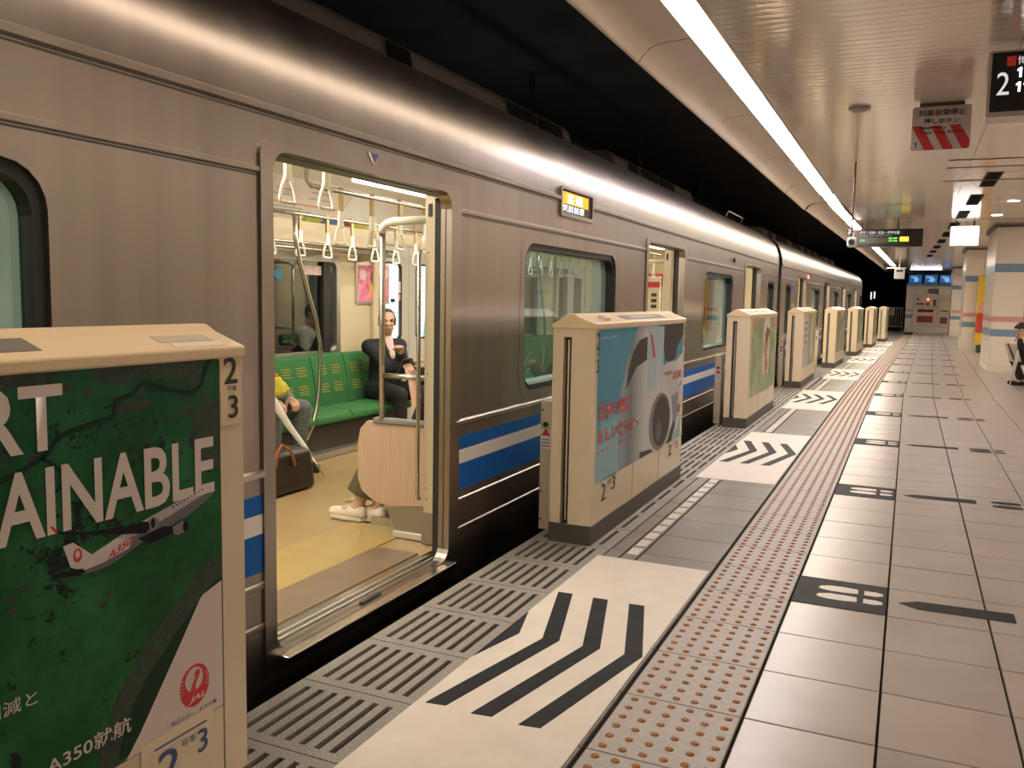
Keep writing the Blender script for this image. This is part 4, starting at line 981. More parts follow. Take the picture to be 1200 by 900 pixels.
p2('cowl_shade', [(5.12, .322), (5.12, .365), (5.5, .335), (5.85, .40), (5.95, .47), (6.0, .43), (5.9, .322)], M_NAC, .0031)
p2('edge_cut', [(5.10, .24), (5.99, .322), (6.1, .46), (6.148, .48), (6.148, .322)], mat('poster corner', (.62, .55, .47), .35), .0029) if False else None
p2('small_plane', [(4.93, .535), (5.0, .56), (5.13, .60), (5.14, .61), (5.02, .58), (4.94, .552)], M_ADW, .0038); p2('small_plane_wing', [(5.0, .562), (4.97, .59), (4.985, .59), (5.05, .575), (5.08, .552), (5.07, .55)], M_FUSD, .0039)
gtext('日本の空に', M_RED, 4.32, .655, .58, .095, P2, GX, .0042, bold=.03); gtext('新しい快適を', M_RED, 4.31, .525, .68, .085, P2, GX, .0042, bold=.03)
gtext('日本の空に、新しい翼', M_RED, 4.31, .475, .62, .022, P2, GX, .0042)
gtext('A350', M_RED, 5.86, .755, .26, .055, P2, GX, .0042, bold=.02); gtext('AIRBUS', M_RED, 5.64, .795, .22, .03, P2, GX, .0042)
gtext('AIRBUS A350', M_ADW, 4.34, 1.09, .25, .012, P2, GX, .0036)
gflat('emblem', ell(6.085, .535, .035, .033), M_LOGO, P2, .0042); gtext('JAL', M_LOGO, 6.05, .475, .07, .018, P2, GX, .0042)
number_marks(G2, g2y0, g2y1)
gtext('2', M_INK, 6.16, 1.06, .032, .055, G2, bold=.01); gtext('3', M_INK, 6.162, .98, .03, .045, G2, bold=.01)
gtext('2', M_GBLK, 5.83, .225, .10, .075, G2); gtext('号車', M_GBLK, 5.945, .28, .06, .02, G2); gtext('3', M_GBLK, 6.02, .25, .07, .05, G2)

# ---------------- the farther gates with their green posters
M_GREENP = mottled('green garden print', (.09, .20, .055), (.34, .42, .16), (5, 5, 5), .3); M_PALEP = mat('pale figure print', (.66, .60, .52), .5, 0, .12)
M_SKINP = mat('portrait print', (.48, .27, .17), .5, 0, .12); M_BROWNP = mat('brown print', (.20, .10, .06), .5, 0, .12); M_LAV = mat('lavender print', (.56, .50, .56), .5, 0, .12)
LABS = ['cream platform gate with green poster and pale standing figure, third in the row', 'cream platform gate with half lavender half green poster, fourth in the row',
        'cream platform gate with green poster, fifth in the row', 'cream platform gate with green poster, sixth in the row', 'cream platform gate with green poster, seventh in the row', 'cream platform gate farthest along, last before the end fence']
for k, lab in enumerate(LABS):
    y0 = g2y0+S*(k+1)+.06; y1 = y0+1.96; x = bend(GX, y0) if k < 2 else bend(GX, y0)+(.0, .0, .06, .12, .22, .36)[k]
    g = gate(x, y0, y1, lab)
    p = gflat('poster', rr(y0+.12, .30, y1-.05, 1.12), M_GREENP, g, .0012, x)
    if k != 1:
        gflat('figure_print', rr(y0+.95, .48, y0+1.4, 1.12, .1), M_PALEP, p, .002, x); gflat('figure_print', blob2(y0+1.15, .80, .14, .12), M_SKINP, p, .0026, x); gflat('figure_print', blob2(y0+1.2, .93, .16, .09), M_BROWNP, p, .0028, x); gflat('figure_print', blob2(y0+1.2, .58, .1, .13), M_SKINP, p, .0024, x)
        gflat('blossom_print', blob2(y0+.3, 1.06, .1, .05), mat('blossom print', (.55, .25, .2), .5, 0, .12), p, .0024, x); gflat('blossom_print', blob2(y1-.25, 1.05, .12, .06), mat('blossom print', (.55, .25, .2), .5, 0, .12), p, .0024, x)
    else:
        gflat('lavender_field', rr(y0+.12, .30, y0+.75, 1.12), M_LAV, p, .0018, x); gflat('figure_print', rr(y0+1.2, .4, y0+1.45, 1.1, .1), M_PALEP, p, .002, x)
        for q in range(4): gflat('print_line', rr(y0+.2, .98-q*.1, y0+.65, 1.0-q*.1), M_GBLK, p, .0024, x)
    if k > 1: g.rotation_euler.z = -.02

# ---------------- slim posts of the sliding gate leaves beside each housing
M_POSTC = mat('post cream', (.66, .55, .40), .35)
def gate_post(x, y, label):
    t = thing('gate_post', label, 'gate post', (x, y, 0), 'slim low posts on the train side of the gates')
    m = MB(); m.box(x-.068, x, y, y+.16, 0, .728); m.build('post_body', M_POSTC, t, .004)
    m = MB(); m.prism(ell(x-.034, .60, .014, .014, 16), (0, y, 0), XA, ZA, (0, -.016, 0)); m.build('call_button', M_RUB, t)
    m = MB()
    for z in (.68, .22, .06): m.prism(ell(x-.055, z, .006, .006, 10), (0, y, 0), XA, ZA, (0, -.003, 0))
    m.build('screws', M_DARK, t)
    pl = plate('notice', rr(x-.062, .46, x-.006, .572), [], (0, y-.0012, 0), XA, ZA, .001, M_PAPER, t)
    plate('notice_head', [(x-.062, .535), (x-.034, .578), (x-.006, .535)], [], (0, y-.002, 0), XA, ZA, .001, M_RED, pl)
    for q in range(3): plate('notice_line', rr(x-.056, .475+q*.018, x-.012, .480+q*.018), [], (0, y-.002, 0), XA, ZA, .001, M_INK, pl)
    return t
for k, lab in enumerate(('low cream post with red notice behind the aircraft engine gate', 'low cream post with red notice beside the third gate, standing figure poster', 'low cream post with red notice beside the fourth gate with lavender poster', 'low cream post beside the fifth gate in the row', 'low cream post beside the sixth gate in the row')):
    y = 4.43+k*4.79; gate_post(bend(-1.775, y), y, lab)

# ================================================================== columns on the right
M_COL = mat('column panel', (.82, .75, .67), .22)
def column(x0, y0, w, d, label):
    c = struct('column', label, (x0, y0, 0))
    def band(name, z0, z1, m, e=0.0): MB().box(x0-e, x0+w+e, y0-e, y0+d+e, z0, z1).build(name, m, c)
    band('panel', .14, .70, M_COL); band('blue_band', .70, .845, M_BANDB); band('panel', .845, .99, M_COL); band('pink_band', .99, 1.10, M_BANDP)
    band('panel', 1.10, 1.97, M_COL); band('blue_band', 1.97, 2.14, M_BANDB); band('panel', 2.14, ZC-.04, M_COL); band('skirting', 0, .14, M_CREAMW, .012)
    band('head_trim', ZC-.05, ZC, mat('column head trim', (.12, .10, .085), .5), .05)
    m = MB(); m.box(x0+w*.5, x0+w*.5+.006, y0-.002, y0, .14, ZC-.05); m.build('panel_joint', M_DARK, c)
    return c
column(1.485, 19.68, 1.1, 2.2, 'big square column with blue and pink bands, beside the seated person')
column(1.37, 27.6, .9, 1.6, 'second square column with blue and pink bands, behind the yellow advert board')
column(1.57, 41.0, .9, 1.6, 'third square column with blue and pink bands beside the end wall')
B = thing('advert_board', 'tall yellow and red advert board standing between the two nearer columns', 'advert board', (1.7, 27.3, 0))
bx, by = 1.69, 27.3
MB().box(bx, bx+.85, by, by+.2, .22, 2.12).build('board', mat('board yellow', (.78, .50, .04), .35), B)
MB().box(bx+.05, bx+.8, by+.02, by+.18, 0, .22).build('stand', M_DARK, B)
for nm, P, m in (('red_field', rr(.0, .55, .85, 1.1), mat('board red', (.55, .06, .03), .35)), ('portrait_field', ell(.3, 1.25, .28, .2), mat('board pink', (.72, .36, .28), .35)), ('dark_patch', ell(.35, 1.8, .2, .16), mat('board brown', (.22, .12, .05), .35)), ('pale_patch', ell(.42, .88, .16, .17), mat('board pale', (.72, .50, .25), .35))):
    plate(nm, [(bx+a, z) for a, z in P], [], (0, by-.002, 0), XA, ZA, .002, m, B)

# ================================================================== end wall with cabinets and monitors
YE = 45.3
EW = struct('wall_end', 'cream end wall with cabinets and blue bands', (0, YE, 0))
MB().box(-.19, 3.4, YE, YE+3, 0, 2.31).build('wall_block', M_CREAMW, EW)
MB().box(-.19, 3.4, YE+1.2, YE+3, 2.31, 3.2).build('back_panel', mat('end dark', (.20, .17, .14), .6), EW)
MB().box(-.195, 3.4, YE-.03, YE, 0, .26).build('skirting', mat('end skirting', (.66, .60, .50), .4), EW)
for nm, z0, z1, m in (('pink_band', .98, 1.09, M_BANDP), ('blue_band', .66, .84, M_BANDB)): MB().box(-.195, .12, YE-.01, YE, z0, z1).build(nm, m, EW)
MB().box(-.2, 1.75, YE-.02, YE, 2.17, 2.30).build('blue_band', M_BANDB, EW)
def cabinet(x0, x1, z0, z1, lab):
    t = thing('wall_cabinet', lab, 'cabinet', (x0, YE-.02, z0)); MB().box(x0, x1, YE-.05, YE-.031, z0, z1).build('door_panel', M_CAB, t, .006); return t
M_CAB = mat('cabinet beige', (.64, .54, .40), .35); M_MAR = mat('maroon plate', (.30, .03, .04), .4)
c = cabinet(.15, 1.17, .27, 1.80, 'beige wall cabinet with red plates, left one on the end wall')
def cf(name, x0, x1, z0, z1, m, par): return plate(name, rr(x0, z0, x1, z1), [], (0, YE-.053, 0), XA, ZA, .004, m, par)
cf('door_gap', .15, 1.17, 1.21, 1.225, M_DARK, c)
for nm, q in (('red_plate', (.33, 1.0, .955, 1.105)), ('red_plate', (.32, 1.0, .475, .785)), ('red_plate', (.24, .60, 1.30, 1.385))): cf(nm, *q, M_MAR, c)
for x in (.4, .6, .82): cf('white_mark', x, x+.1, 1.0, 1.06, M_PAPER, c)
cf('dark_box', .68, .82, 1.29, 1.39, M_DARK, c); cf('handset', .98, 1.08, 1.26, 1.55, M_DARK, c); cf('dial', .28, .36, 1.5, 1.62, M_DARK, c); cf('dial', .46, .54, 1.5, 1.62, M_ALU, c)
MB().sphere((.75, YE-.06, 1.56), .05, 12, 8).build('red_lamp', lamp('cabinet red lamp', (1, .12, .06), 5), c)
c = cabinet(1.19, 1.74, .27, 1.80, 'narrow beige wall cabinet with brown grille, right one on the end wall')
cf('grille', 1.3, 1.62, .44, .74, mat('grille brown', (.15, .09, .06), .5), c); cf('brown_slot', 1.3, 1.65, .99, 1.06, mat('grille brown', (.15, .09, .06), .5), c); cf('door_gap', 1.19, 1.74, 1.55, 1.56, M_DARK, c)
t = thing('wall_clock_box', 'small dark display box above the wall cabinets', 'display', (.75, YE-.1, 1.9)); MB().box(.75, 1.17, YE-.12, YE-.03, 1.85, 2.05).build('case', M_DARK, t); plate('screen', rr(.80, 1.89, 1.12, 2.01), [], (0, YE-.122, 0), XA, ZA, .002, mat('brown screen', (.22, .16, .10), .4), t)
M_SCR = mat('blue screen', (.02, .05, .10), .2, 0, .5, ((.05, .16, .42), .55)); M_SCR2 = mat('screen glow', (.1, .2, .3), .2, 0, .5, ((.20, .50, .95), .8))
for k, (xa, lab) in enumerate(((-.14, 'blue glowing monitor on the end wall, leftmost of the three'), (.52, 'blue glowing monitor on the end wall, middle of the three'), (1.16, 'blue glowing monitor on the end wall, rightmost of the three'))):
    t = thing('monitor', lab, 'monitor', (xa, YE-.2, 2.3), 'three monitors above the end cabinets')
    m = MB(); m.prism([(YE-.06, 2.30), (YE-.30, 2.74), (YE-.06, 2.80), (YE-.035, 2.32)], (xa, 0, 0), YA, ZA, (.60, 0, 0)); m.build('housing', M_BLACK, t, .01)
    a, c_ = Vector((xa+.03, YE-.075, 2.325)), Vector((xa+.03, YE-.293, 2.725)); up = (c_-a).normalized(); nm = up.cross(XA)*-1
    s_ = plate('screen', rr(0, 0, .54, .42, .02), [], a+XA.cross(up)*.006, XA, up, .004, M_SCR, t); plate('screen_image', blob2(.30, .16, .12, .12), [], a+XA.cross(up)*.008, XA, up, .002, M_SCR2, s_); plate('screen_image', blob2(.2, .3, .16, .05), [], a+XA.cross(up)*.008, XA, up, .002, M_SCR2, s_)
MB().box(-.19, .45, YE-.05, YE+.5, 2.76, 2.81).build('shelf', M_PAPER, EW)
for k, xl in enumerate((.55, 2.2)):  # two fill lamps added to brighten the end wall
    t = thing('end_fill_lamp', ('short white fill lamp added before the end wall, nearer the track', 'short white fill lamp added before the end wall, behind the columns')[k], 'lamp', (xl, 42.5, ZC), 'short fill lamps added before the end wall')
    MB().box(xl-.62, xl+.62, 42.42, 42.58, ZC-.05, ZC-.02).build('diffuser', lamp('end fill lamp', (1, .9, .76), 12), t); MB().box(xl-.65, xl+.65, 42.38, 42.62, ZC-.02, ZC).build('housing', M_ALU, t)
# fence with a no-entry sign at the platform end
F = thing('end_fence', 'grey metal railing with small no entry sign at the dark platform end', 'fence', (-.75, 46.4, 0))
M_FENCE = mat('fence grey paint', (.62, .60, .56), .4)
m = MB(); fx0, fx1, fy = -1.20, -.30, 46.4
m.tube([(fx0, fy, 1.13), (fx1, fy, 1.13)], .03); m.tube([(fx0, fy, .22), (fx1, fy, .22)], .03); m.build('rail', M_FENCE, F)
b0 = MB().tube([(fx0, fy, 0), (fx0, fy, 1.13)], .03).build('post', M_FENCE, F); move_copy(b0, fx1-fx0)
b1 = MB().tube([(fx0+.11, fy, .22), (fx0+.11, fy, 1.13)], .018).build('bar', M_FENCE, F)
for k in range(1, 8): move_copy(b1, k*.10)
s_ = plate('sign_plate', rr(-1.03, .78, -.68, 1.08), [], (0, fy-.04, 0), XA, ZA, .01, M_PAPER, F); plate('sign_ring', ell(-.85, .95, .10, .10), [ell(-.85, .95, .07, .07)], (0, fy-.046, 0), XA, ZA, .002, M_RED, s_); plate('sign_bar', rr(-.93, .935, -.77, .965), [], (0, fy-.046, 0), XA, ZA, .002, M_RED, s_)
# tunnel signal lights beyond the train
SG = thing('tunnel_signal', 'small white signal lights in the dark tunnel beyond the train', 'signal', (-1.9, 52, 1.2))
MB().box(-1.98, -1.92, 51.98, 52.04, .0, 2.0).build('mast', M_DARK, SG); MB().box(-2.05, -1.7, 52.0, 52.06, 1.6, 2.05).build('housing', M_DARK, SG)
m = MB(); m.box(-2.02, -1.96, 51.97, 52, 1.55, 1.95); m.box(-1.85, -1.79, 51.97, 52, 1.6, 1.98); m.build('lamps', lamp('signal lamp', (.8, .85, 1), 1.6), SG)

# ================================================================== hanging signs
M_SIGNB = mat('sign black', (.012, .012, .014), .3); M_GLY = lamp('sign white glow', (.95, .93, .88), .75); M_GLR = lamp('sign red glow', (.62, .04, .025), .35)
ys = 18.76
t = thing('departure_sign', 'long black hanging sign with white 2 and yellow block over the platform', 'sign', (-.55, ys, 2.42), 'black illuminated hanging signs')
MB().box(-1.225, .15, ys, ys+.22, 2.43, 2.775).build('case', M_SIGNB, t, .01)
m = MB(); m.box(-.98, -.95, ys+.08, ys+.12, 2.775, ZC); m.box(-.32, -.28, ys+.08, ys+.12, 2.775, ZC); m.build('hanger', M_DARK, t)
def sg(s, m, x, z, w_, h, y, par, **k): return text(s, m, (x, y-.003, z), XA, ZA, w_, h, par, **k)
def sf(name, P, m, y, par): return plate(name, P, [], (0, y-.003, 0), XA, ZA, .002, m, par)
sg('2', M_GLY, -1.218, 2.52, .13, .225, ys, t, bold=.02); sf('red_square', rr(-1.055, 2.675, -1.005, 2.735), M_GLR, ys, t)
sg('博多・天神・姪浜・唐津方面', M_GLY, -.99, 2.675, .72, .06, ys, t, bold=.02); sg('for Hakata, Tenjin, Meinohama, Karatsu', M_GLY, -.99, 2.635, .58, .022, ys, t)
sf('grey_panel', rr(-1.0, 2.50, -.47, 2.61), mat('sign grey', (.08, .08, .08), .4), ys, t)
M_LG = lamp('green led', (.2, .9, .1), 1.6); sg('普通', M_LG, -.47, 2.575, .17, .035, ys, t, bold=.03); sg('次発', M_LG, -.47, 2.525, .17, .035, ys, t, bold=.03); sg('先発', M_LG, -.99, 2.54, .1, .03, ys, t)
sf('yellow_block', rr(-.26, 2.53, -.10, 2.62), lamp('yellow sign', (1, .72, .05), 1.8), ys, t); sg('12:43', M_SIGNB, -.245, 2.575, .13, .025, ys-.003, t)
sf('sub_panel', rr(-1.19, 2.44, -1.15, 2.50), mat('sign grey', (.08, .08, .08), .4), ys, t)
yd = 6.18
t = thing('departure_board', 'black departure board with white frame, 2 and red square, cut by the frame edge', 'sign', (.95, yd, 2.46), 'black illuminated hanging signs')
plate('board_frame', rr(.355, 2.455, 1.60, 2.85, .012), [rr(.372, 2.485, 1.585, 2.838, .006)], (0, yd, 0), XA, ZA, .20, mat('sign frame', (.55, .48, .42), .35, .3), t)
MB().box(.372, 1.585, yd+.004, yd+.19, 2.485, 2.838).build('case', M_SIGNB, t)
m = MB(); m.box(.55, .60, yd+.08, yd+.13, 2.85, ZC); m.box(1.3, 1.35, yd+.08, yd+.13, 2.85, ZC); m.build('hanger', M_DARK, t)
sg('2', M_GLY, .404, 2.585, .068, .135, yd+.004, t); sf('red_square', rr(.452, 2.755, .500, 2.812), M_GLR, yd+.004, t); sg('博多', M_GLY, .508, 2.76, .11, .05, yd+.004, t)
def one(x, z, m, y, par, k=1.0): return sf('digit', [(x+a*k, z+b*k) for a, b in ((.010, 0), (.022, 0), (.022, .058), (.013, .058), (-.002, .046), (-.002, .036), (.010, .043))], m, y, par)
LB = lamp('bright led white', (.9, .92, 1.0), 4.5); one(.512, 2.685, LB, yd+.004, t); one(.510, 2.60, LB, yd+.004, t); one(.552, 2.685, LB, yd+.004, t); one(.550, 2.60, LB, yd+.004, t)
ye = 7.81
t = thing('emergency_sign', 'white hanging sign with three red slanting stripes and black Japanese lettering', 'sign', (.14, ye, 2.53))
MB().box(-.02, .30, ye-.01, ye+.03, 2.872, ZC).build('bracket', M_DARK, t)
pn = plate('panel', rr(-.07, 2.532, .352, 2.875, .025), [], (0, ye, 0), XA, ZA, .012, mat('sign panel white', (.56, .50, .48), .4), t)
M_STR = mat('stripe red', (.55, .035, .035), .45)
for k in range(3):
    xa = -.07+k*.135
    sf('red_stripe', [(xa, 2.722), (xa+.075, 2.722), (.350, 2.60), (.350, 2.557), (.343, 2.541), (.327, 2.534), (xa+.10, 2.534)] if k == 2 else [(xa, 2.722), (xa+.075, 2.722), (xa+.175, 2.533), (xa+.10, 2.533)], M_STR, ye, pn)
sg('列車非常停止', M_INK, -.025, 2.795, .34, .052, ye, pn, bold=.015); sg('押しボタン', M_INK, .018, 2.735, .25, .046, ye, pn, bold=.015)
sg('Emergency', M_INK, -.01, 2.690, .19, .030, ye-.001, pn, bold=.02); sg('Train Stop Button', M_INK, -.01, 2.652, .32, .030, ye-.001, pn, bold=.02); one(-.045, 2.555, M_INK, ye, pn, .72)
yb = 18.73
t = thing('lightbox_sign', 'blank white illuminated box sign hanging in front of the big column', 'sign', (.86, yb, 2.43))
MB().box(.618, 1.112, yb+.004, yb+.22, 2.435, 2.81).build('case', M_PAPER, t, .02); plate('lit_face', rr(.628, 2.445, 1.102, 2.80, .02), [], (0, yb, 0), XA, ZA, .003, lamp('lightbox', (1, .96, .93), 4.2), t)
m = MB(); m.box(.70, .74, yb+.08, yb+.12, 2.81, ZC); m.box(1.0, 1.04, yb+.08, yb+.12, 2.81, ZC); m.build('hanger', M_DARK, t)
sf('small_mark', ell(.87, 2.625, .012, .012), mat('mark grey', (.4, .4, .4), .5), yb, t)
# cameras
t = thing('security_camera', 'small white camera on a red brown pole in front of the black sign', 'camera', (-.655, 10.73, 1.95), 'cameras over the platform')
MB().tube([(-.655, 10.76, ZC), (-.655, 10.76, 2.06)], .011).build('pole', mat('red brown pole', (.20, .07, .045), .4), t)
MB().box(-.705, -.605, 10.73, 10.92, 1.955, 2.06).build('case', M_PAPER, t, .015); m = MB(); m.prism(ell(-.652, 2.0, .034, .034, 20), (0, 10.73, 0), XA, ZA, (0, -.02, 0)); m.build('lens', M_BLACK, t)
t = thing('security_camera', 'pale square camera box hanging where the lamp line ends', 'camera', (-.43, 36, 2.3), 'cameras over the platform')
MB().box(-.62, -.25, 36, 36.5, 2.26, 2.66).build('case', mat('grey case', (.42, .41, .38), .4), t, .02); MB().box(-.55, -.32, 35.99, 36, 2.52, 2.6).build('window', M_BLACK, t); MB().box(-.9, -.2, 36.1, 36.14, 2.66, 2.69).build('arm', M_PAPER, t); MB().tube([(-.45, 36.2, 2.66), (-.45, 36.2, ZC)], .02).build('pole', M_PAPER, t)
# ceiling fittings
t = thing('smoke_detector', 'flat round grey detector on the ceiling left of the emergency sign', 'detector', (-.47, 7.82, ZC))
m = MB(); m.prism(ell(-.47, 7.80, .085, .085, 28), (0, 0, ZC-.022), XA, YA, (0, 0, .022)); m.build('base_disc', mat('detector grey', (.42, .38, .35), .4), t, .004); MB().sphere((-.47, 7.80, ZC-.022), (.06, .06, .018), 20, 8).build('cover', mat('detector grey', (.42, .38, .35), .4), t)
M_VENT = mat('vent black', (.008, .008, .008), .9, 0, .05)
def vent(y, lab, i):
    x = .84-.0185*(y-12); t = thing('ceiling_vent', lab, 'vent', (x, y, ZC), 'dark slot vents in a line along the ceiling')
    plate('vent_frame', rr(x-.09, -y-1.4, x+.09, -y, .01), [rr(x-.07, -y-1.38, x+.07, -y-.02)], (0, 0, ZC-.006), XA, -YA, .012, M_JOINT, t)
    MB().box(x-.07, x+.07, y+.02, y+1.38, ZC-.002, ZC+.0).build('recess', M_VENT, t)
    MB().box(x-.012, x+.012, y+.02, y+1.38, ZC-.006, ZC-.002).build('slat', M_VENT, t)
NTH = ['first', 'second', 'third', 'fourth', 'fifth', 'sixth', 'seventh', 'eighth', 'ninth']
for i in range(9):
    y = 12.0+i*2.36
    vent(y, 'dark slot vent in the ceiling, %s from the near end of its line' % NTH[i], i)

# ================================================================== people
M_SKIN = mat('skin', (.52, .31, .21), .5); M_SKIN2 = mat('skin fair', (.62, .38, .27), .5)
M_HAIR = mottled('black hair', (.010, .009, .008), (.03, .025, .02), (60, 60, 60), .45, 0, 3); M_HAIRB = mottled('brown hair', (.05, .025, .014), (.10, .05, .03), (60, 60, 60), .45, 0, 3)
M_EYE = mat('eye dark', (.015, .012, .010), .2); M_LIP = mat('lips', (.36, .15, .12), .5)
def remesh(name, mb, m, parent, voxel=.008, smooth=3):
    o = link(name, mb.mesh(name, m), parent)
    modified(o, [('REMESH', dict(mode='VOXEL', voxel_size=voxel, use_smooth_shade=True)), ('SMOOTH', dict(factor=.5, iterations=smooth))])
    return o
def ik(a, c, l1, l2, hint):
    a, c, hint = Vector(a), Vector(c), Vector(hint); d = c-a; L_ = min(d.length, (l1+l2)*.995); u = d.normalized()
    x = (l1*l1-l2*l2+L_*L_)/(2*L_); h = math.sqrt(max(l1*l1-x*x, 1e-6)); n = (hint-u*hint.dot(u)).normalized()
    return a+u*x+n*h
def person(label, org, face, seat, skin, top, bottom, shoe, hair, hands, head_turn=0, head_down=0, s=.95, knees=None, ankles=None, collar=None, sleeve=.9, trouser=.92, lean=0.0, wide=1.0, curl=1.0, extra=None, show_face=True, hint=None):
    """org: world (x, y) under the pelvis; face: direction in degrees; seat: seat height. hands: two local targets (left, right)"""
    t = thing('person', label, 'person', (org[0], org[1], 0), None)
    Rz = Matrix.Rotation(R(face), 4, 'Z'); base = Matrix.Translation((org[0], org[1], seat)) @ Rz @ Matrix.Scale(s, 4)
    def W(p): return base @ Vector(p)
    lz = lambda p: W((p[0]+max(0, p[2]-.08)*lean, p[1], p[2]-max(0, p[2]-.08)*lean*lean*.5))
    pel, waist, chest, nb = lz((0, 0, .10)), lz((-.02, 0, .24)), lz((0, 0, .42)), lz((.015, 0, .56))
    sh = [lz((.0, .175, .505)), lz((.0, -.175, .505))]
    hp = [W((.0, .09, .09)), W((.0, -.09, .09))]
    kn = [W(k) for k in (knees or [(.42, .10, .10), (.42, -.10, .10)])]
    zf = lambda p: (p[0], p[1], (.075-seat)/s+p[2])
    an = [W(zf(k)) for k in (ankles or [(.42, .10, 0), (.42, -.10, 0)])]
    fd = (Rz @ Vector((1, 0, 0))).to_3d()
    toes = [a+fd*.15*s-Vector((0, 0, .04)) for a in an]
    hd = [W(h) for h in hands]
    el = [ik(sh[i], hd[i], .27*s, .245*s, (Rz @ Vector(hint if hint else (-.35, (1 if i == 0 else -1)*.45, -.8))).to_3d()) for i in (0, 1)]
    # head frame
    H = Matrix.Translation(lz((.045, 0, .735)) ) @ Rz @ Matrix.Rotation(R(head_turn), 4, 'Z') @ Matrix.Rotation(R(head_down), 4, 'Y') @ Matrix.Scale(s, 4)
    hr = (Rz @ Matrix.Rotation(R(head_turn), 4, 'Z') @ Matrix.Rotation(R(head_down), 4, 'Y')).to_3x3()
    def hs(m, c, r): m.sphere(H @ Vector(c), tuple(q*s for q in r), 18, 12, 0, hr)
    b = MB(); q = s
    b.capsule(pel, waist, .125*q, .115*q); b.capsule(waist, chest, .115*q, .125*q); b.capsule(chest, nb, .11*q, .06*q)
    b.capsule(sh[0], sh[1], .062*q, .062*q); b.capsule(nb, H @ Vector((-.015, 0, -.06)), .056*q, .052*q); b.capsule(hp[0], hp[1], .10*q, .10*q)
    for i in (0, 1):
        b.capsule(sh[i], el[i], .052*q, .041*q); b.capsule(el[i], hd[i], .040*q, .028*q)
        b.capsule(hp[i], kn[i], .085*q, .060*q); b.capsule(kn[i], an[i], .056*q, .036*q); b.capsule(an[i], toes[i], .036*q, .03*q)
        # hand: palm, four unequal bent fingers, thumb from the side
        f = (hd[i]-el[i]).normalized(); up = Vector((0, 0, 1)); sd = f.cross(up).normalized(); pn = sd.cross(f).normalized()
        inn = sd*(1 if i == 0 else -1)
        b.capsule(hd[i], hd[i]+f*.055*q, .028*q, .030*q); b.capsule(hd[i]+f*.02*q+sd*.02*q, hd[i]+f*.065*q+sd*.026*q, .016*q, .016*q); b.capsule(hd[i]+f*.02*q-sd*.02*q, hd[i]+f*.065*q-sd*.026*q, .016*q, .016*q)
        for k, ln in enumerate((.066, .076, .070, .054)):
            o = hd[i]+f*.075*q+inn*(.030-.020*k)*q; c = curl
            p1 = o+(f*math.cos(.4*c)-pn*math.sin(.4*c))*ln*.5*q; p2 = p1+(f*math.cos(1.2*c)-pn*math.sin(1.2*c))*ln*.5*q
            b.capsule(o, p1, .0098*q, .0092*q, 8); b.capsule(p1, p2, .0092*q, .008*q, 8)
        o = hd[i]+f*.025*q+inn*.026*q; p1 = o+(f*.6+inn*.7-pn*.3).normalized()*.036*q; b.capsule(o, p1, .013*q, .011*q, 8); b.capsule(p1, p1+(f*.9+inn*.2-pn*.4).normalized()*.028*q, .011*q, .009*q, 8)
    hs(b, (-.012, 0, .035), (.095, .076, .088)); hs(b, (.022, 0, -.035), (.068, .060, .078)); hs(b, (.048, 0, -.078), (.030, .034, .026)); hs(b, (.075, 0, .028), (.018, .05, .014))
    b.capsule(H @ Vector((.085, 0, .018)), H @ Vector((.102, 0, -.022)), .008*q, .014*q, 8); hs(b, (.078, 0, -.055), (.016, .026, .010))
    hs(b, (.082, .03, -.01), (.016, .018, .02)); hs(b, (.082, -.03, -.01), (.016, .018, .02))
    for sy in (1, -1): hs(b, (-.008, sy*.078, -.005), (.020, .011, .030))
    remesh('body', b, skin, t, .0062, 2)
    if show_face:
        for sy in (1, -1):
            e = MB(); hs(e, (.083, sy*.031, .010), (.010, .016, .0075)); e.build('eye', M_EYE, t)
            e = MB(); hs(e, (.089, sy*.033, .030), (.008, .020, .0045)); e.build('eyebrow', hair, t)
        e = MB(); hs(e, (.089, 0, -.056), (.008, .024, .0055)); e.build('mouth', M_LIP, t)
    hm = MB(); hs(hm, (-.028, 0, .052), (.096, .084, .086)); hs(hm, (-.045, 0, .01), (.075, .082, .08)); hs(hm, (.03, 0, .10), (.045, .065, .028))
    if extra == 'long': hs(hm, (-.06, 0, -.07), (.055, .085, .12)); hs(hm, (.0, .07, -.03), (.04, .02, .09)); hs(hm, (.0, -.07, -.03), (.04, .02, .09))
    if extra == 'balding': hm = MB(); hs(hm, (-.035, 0, .05), (.092, .083, .088)); hs(hm, (-.05, 0, .01), (.07, .082, .07)); hs(hm, (-.01, .068, .03), (.05, .018, .04)); hs(hm, (-.01, -.068, .03), (.05, .018, .04)); hs(hm, (.01, 0, .1), (.04, .05, .026))
    remesh('hair', hm, hair, t, .007, 2)
    # clothing grown around the same joints
    tp = MB(); e = .016*q
    tp.capsule(lz((0, 0, .12)), waist, .135*q+e, .125*q+e); tp.capsule(waist, chest, .125*q+e, .128*q+e); tp.capsule(chest, lz((.0, 0, .52)), .115*q+e, .07*q+e); tp.capsule(sh[0], sh[1], .062*q+e, .062*q+e)
    for i in (0, 1):
        tp.capsule(sh[i], el[i], .054*q+e, .046*q+e)
        if sleeve > .3: tp.capsule(el[i], el[i].lerp(hd[i], sleeve), .045*q+e, .032*q+e)
        else: pass
    remesh('jacket' if collar else 'top', tp, top, t, .009, 4)
    bt = MB(); bt.capsule(hp[0], hp[1], .108*q+e*.7, .108*q+e*.7)
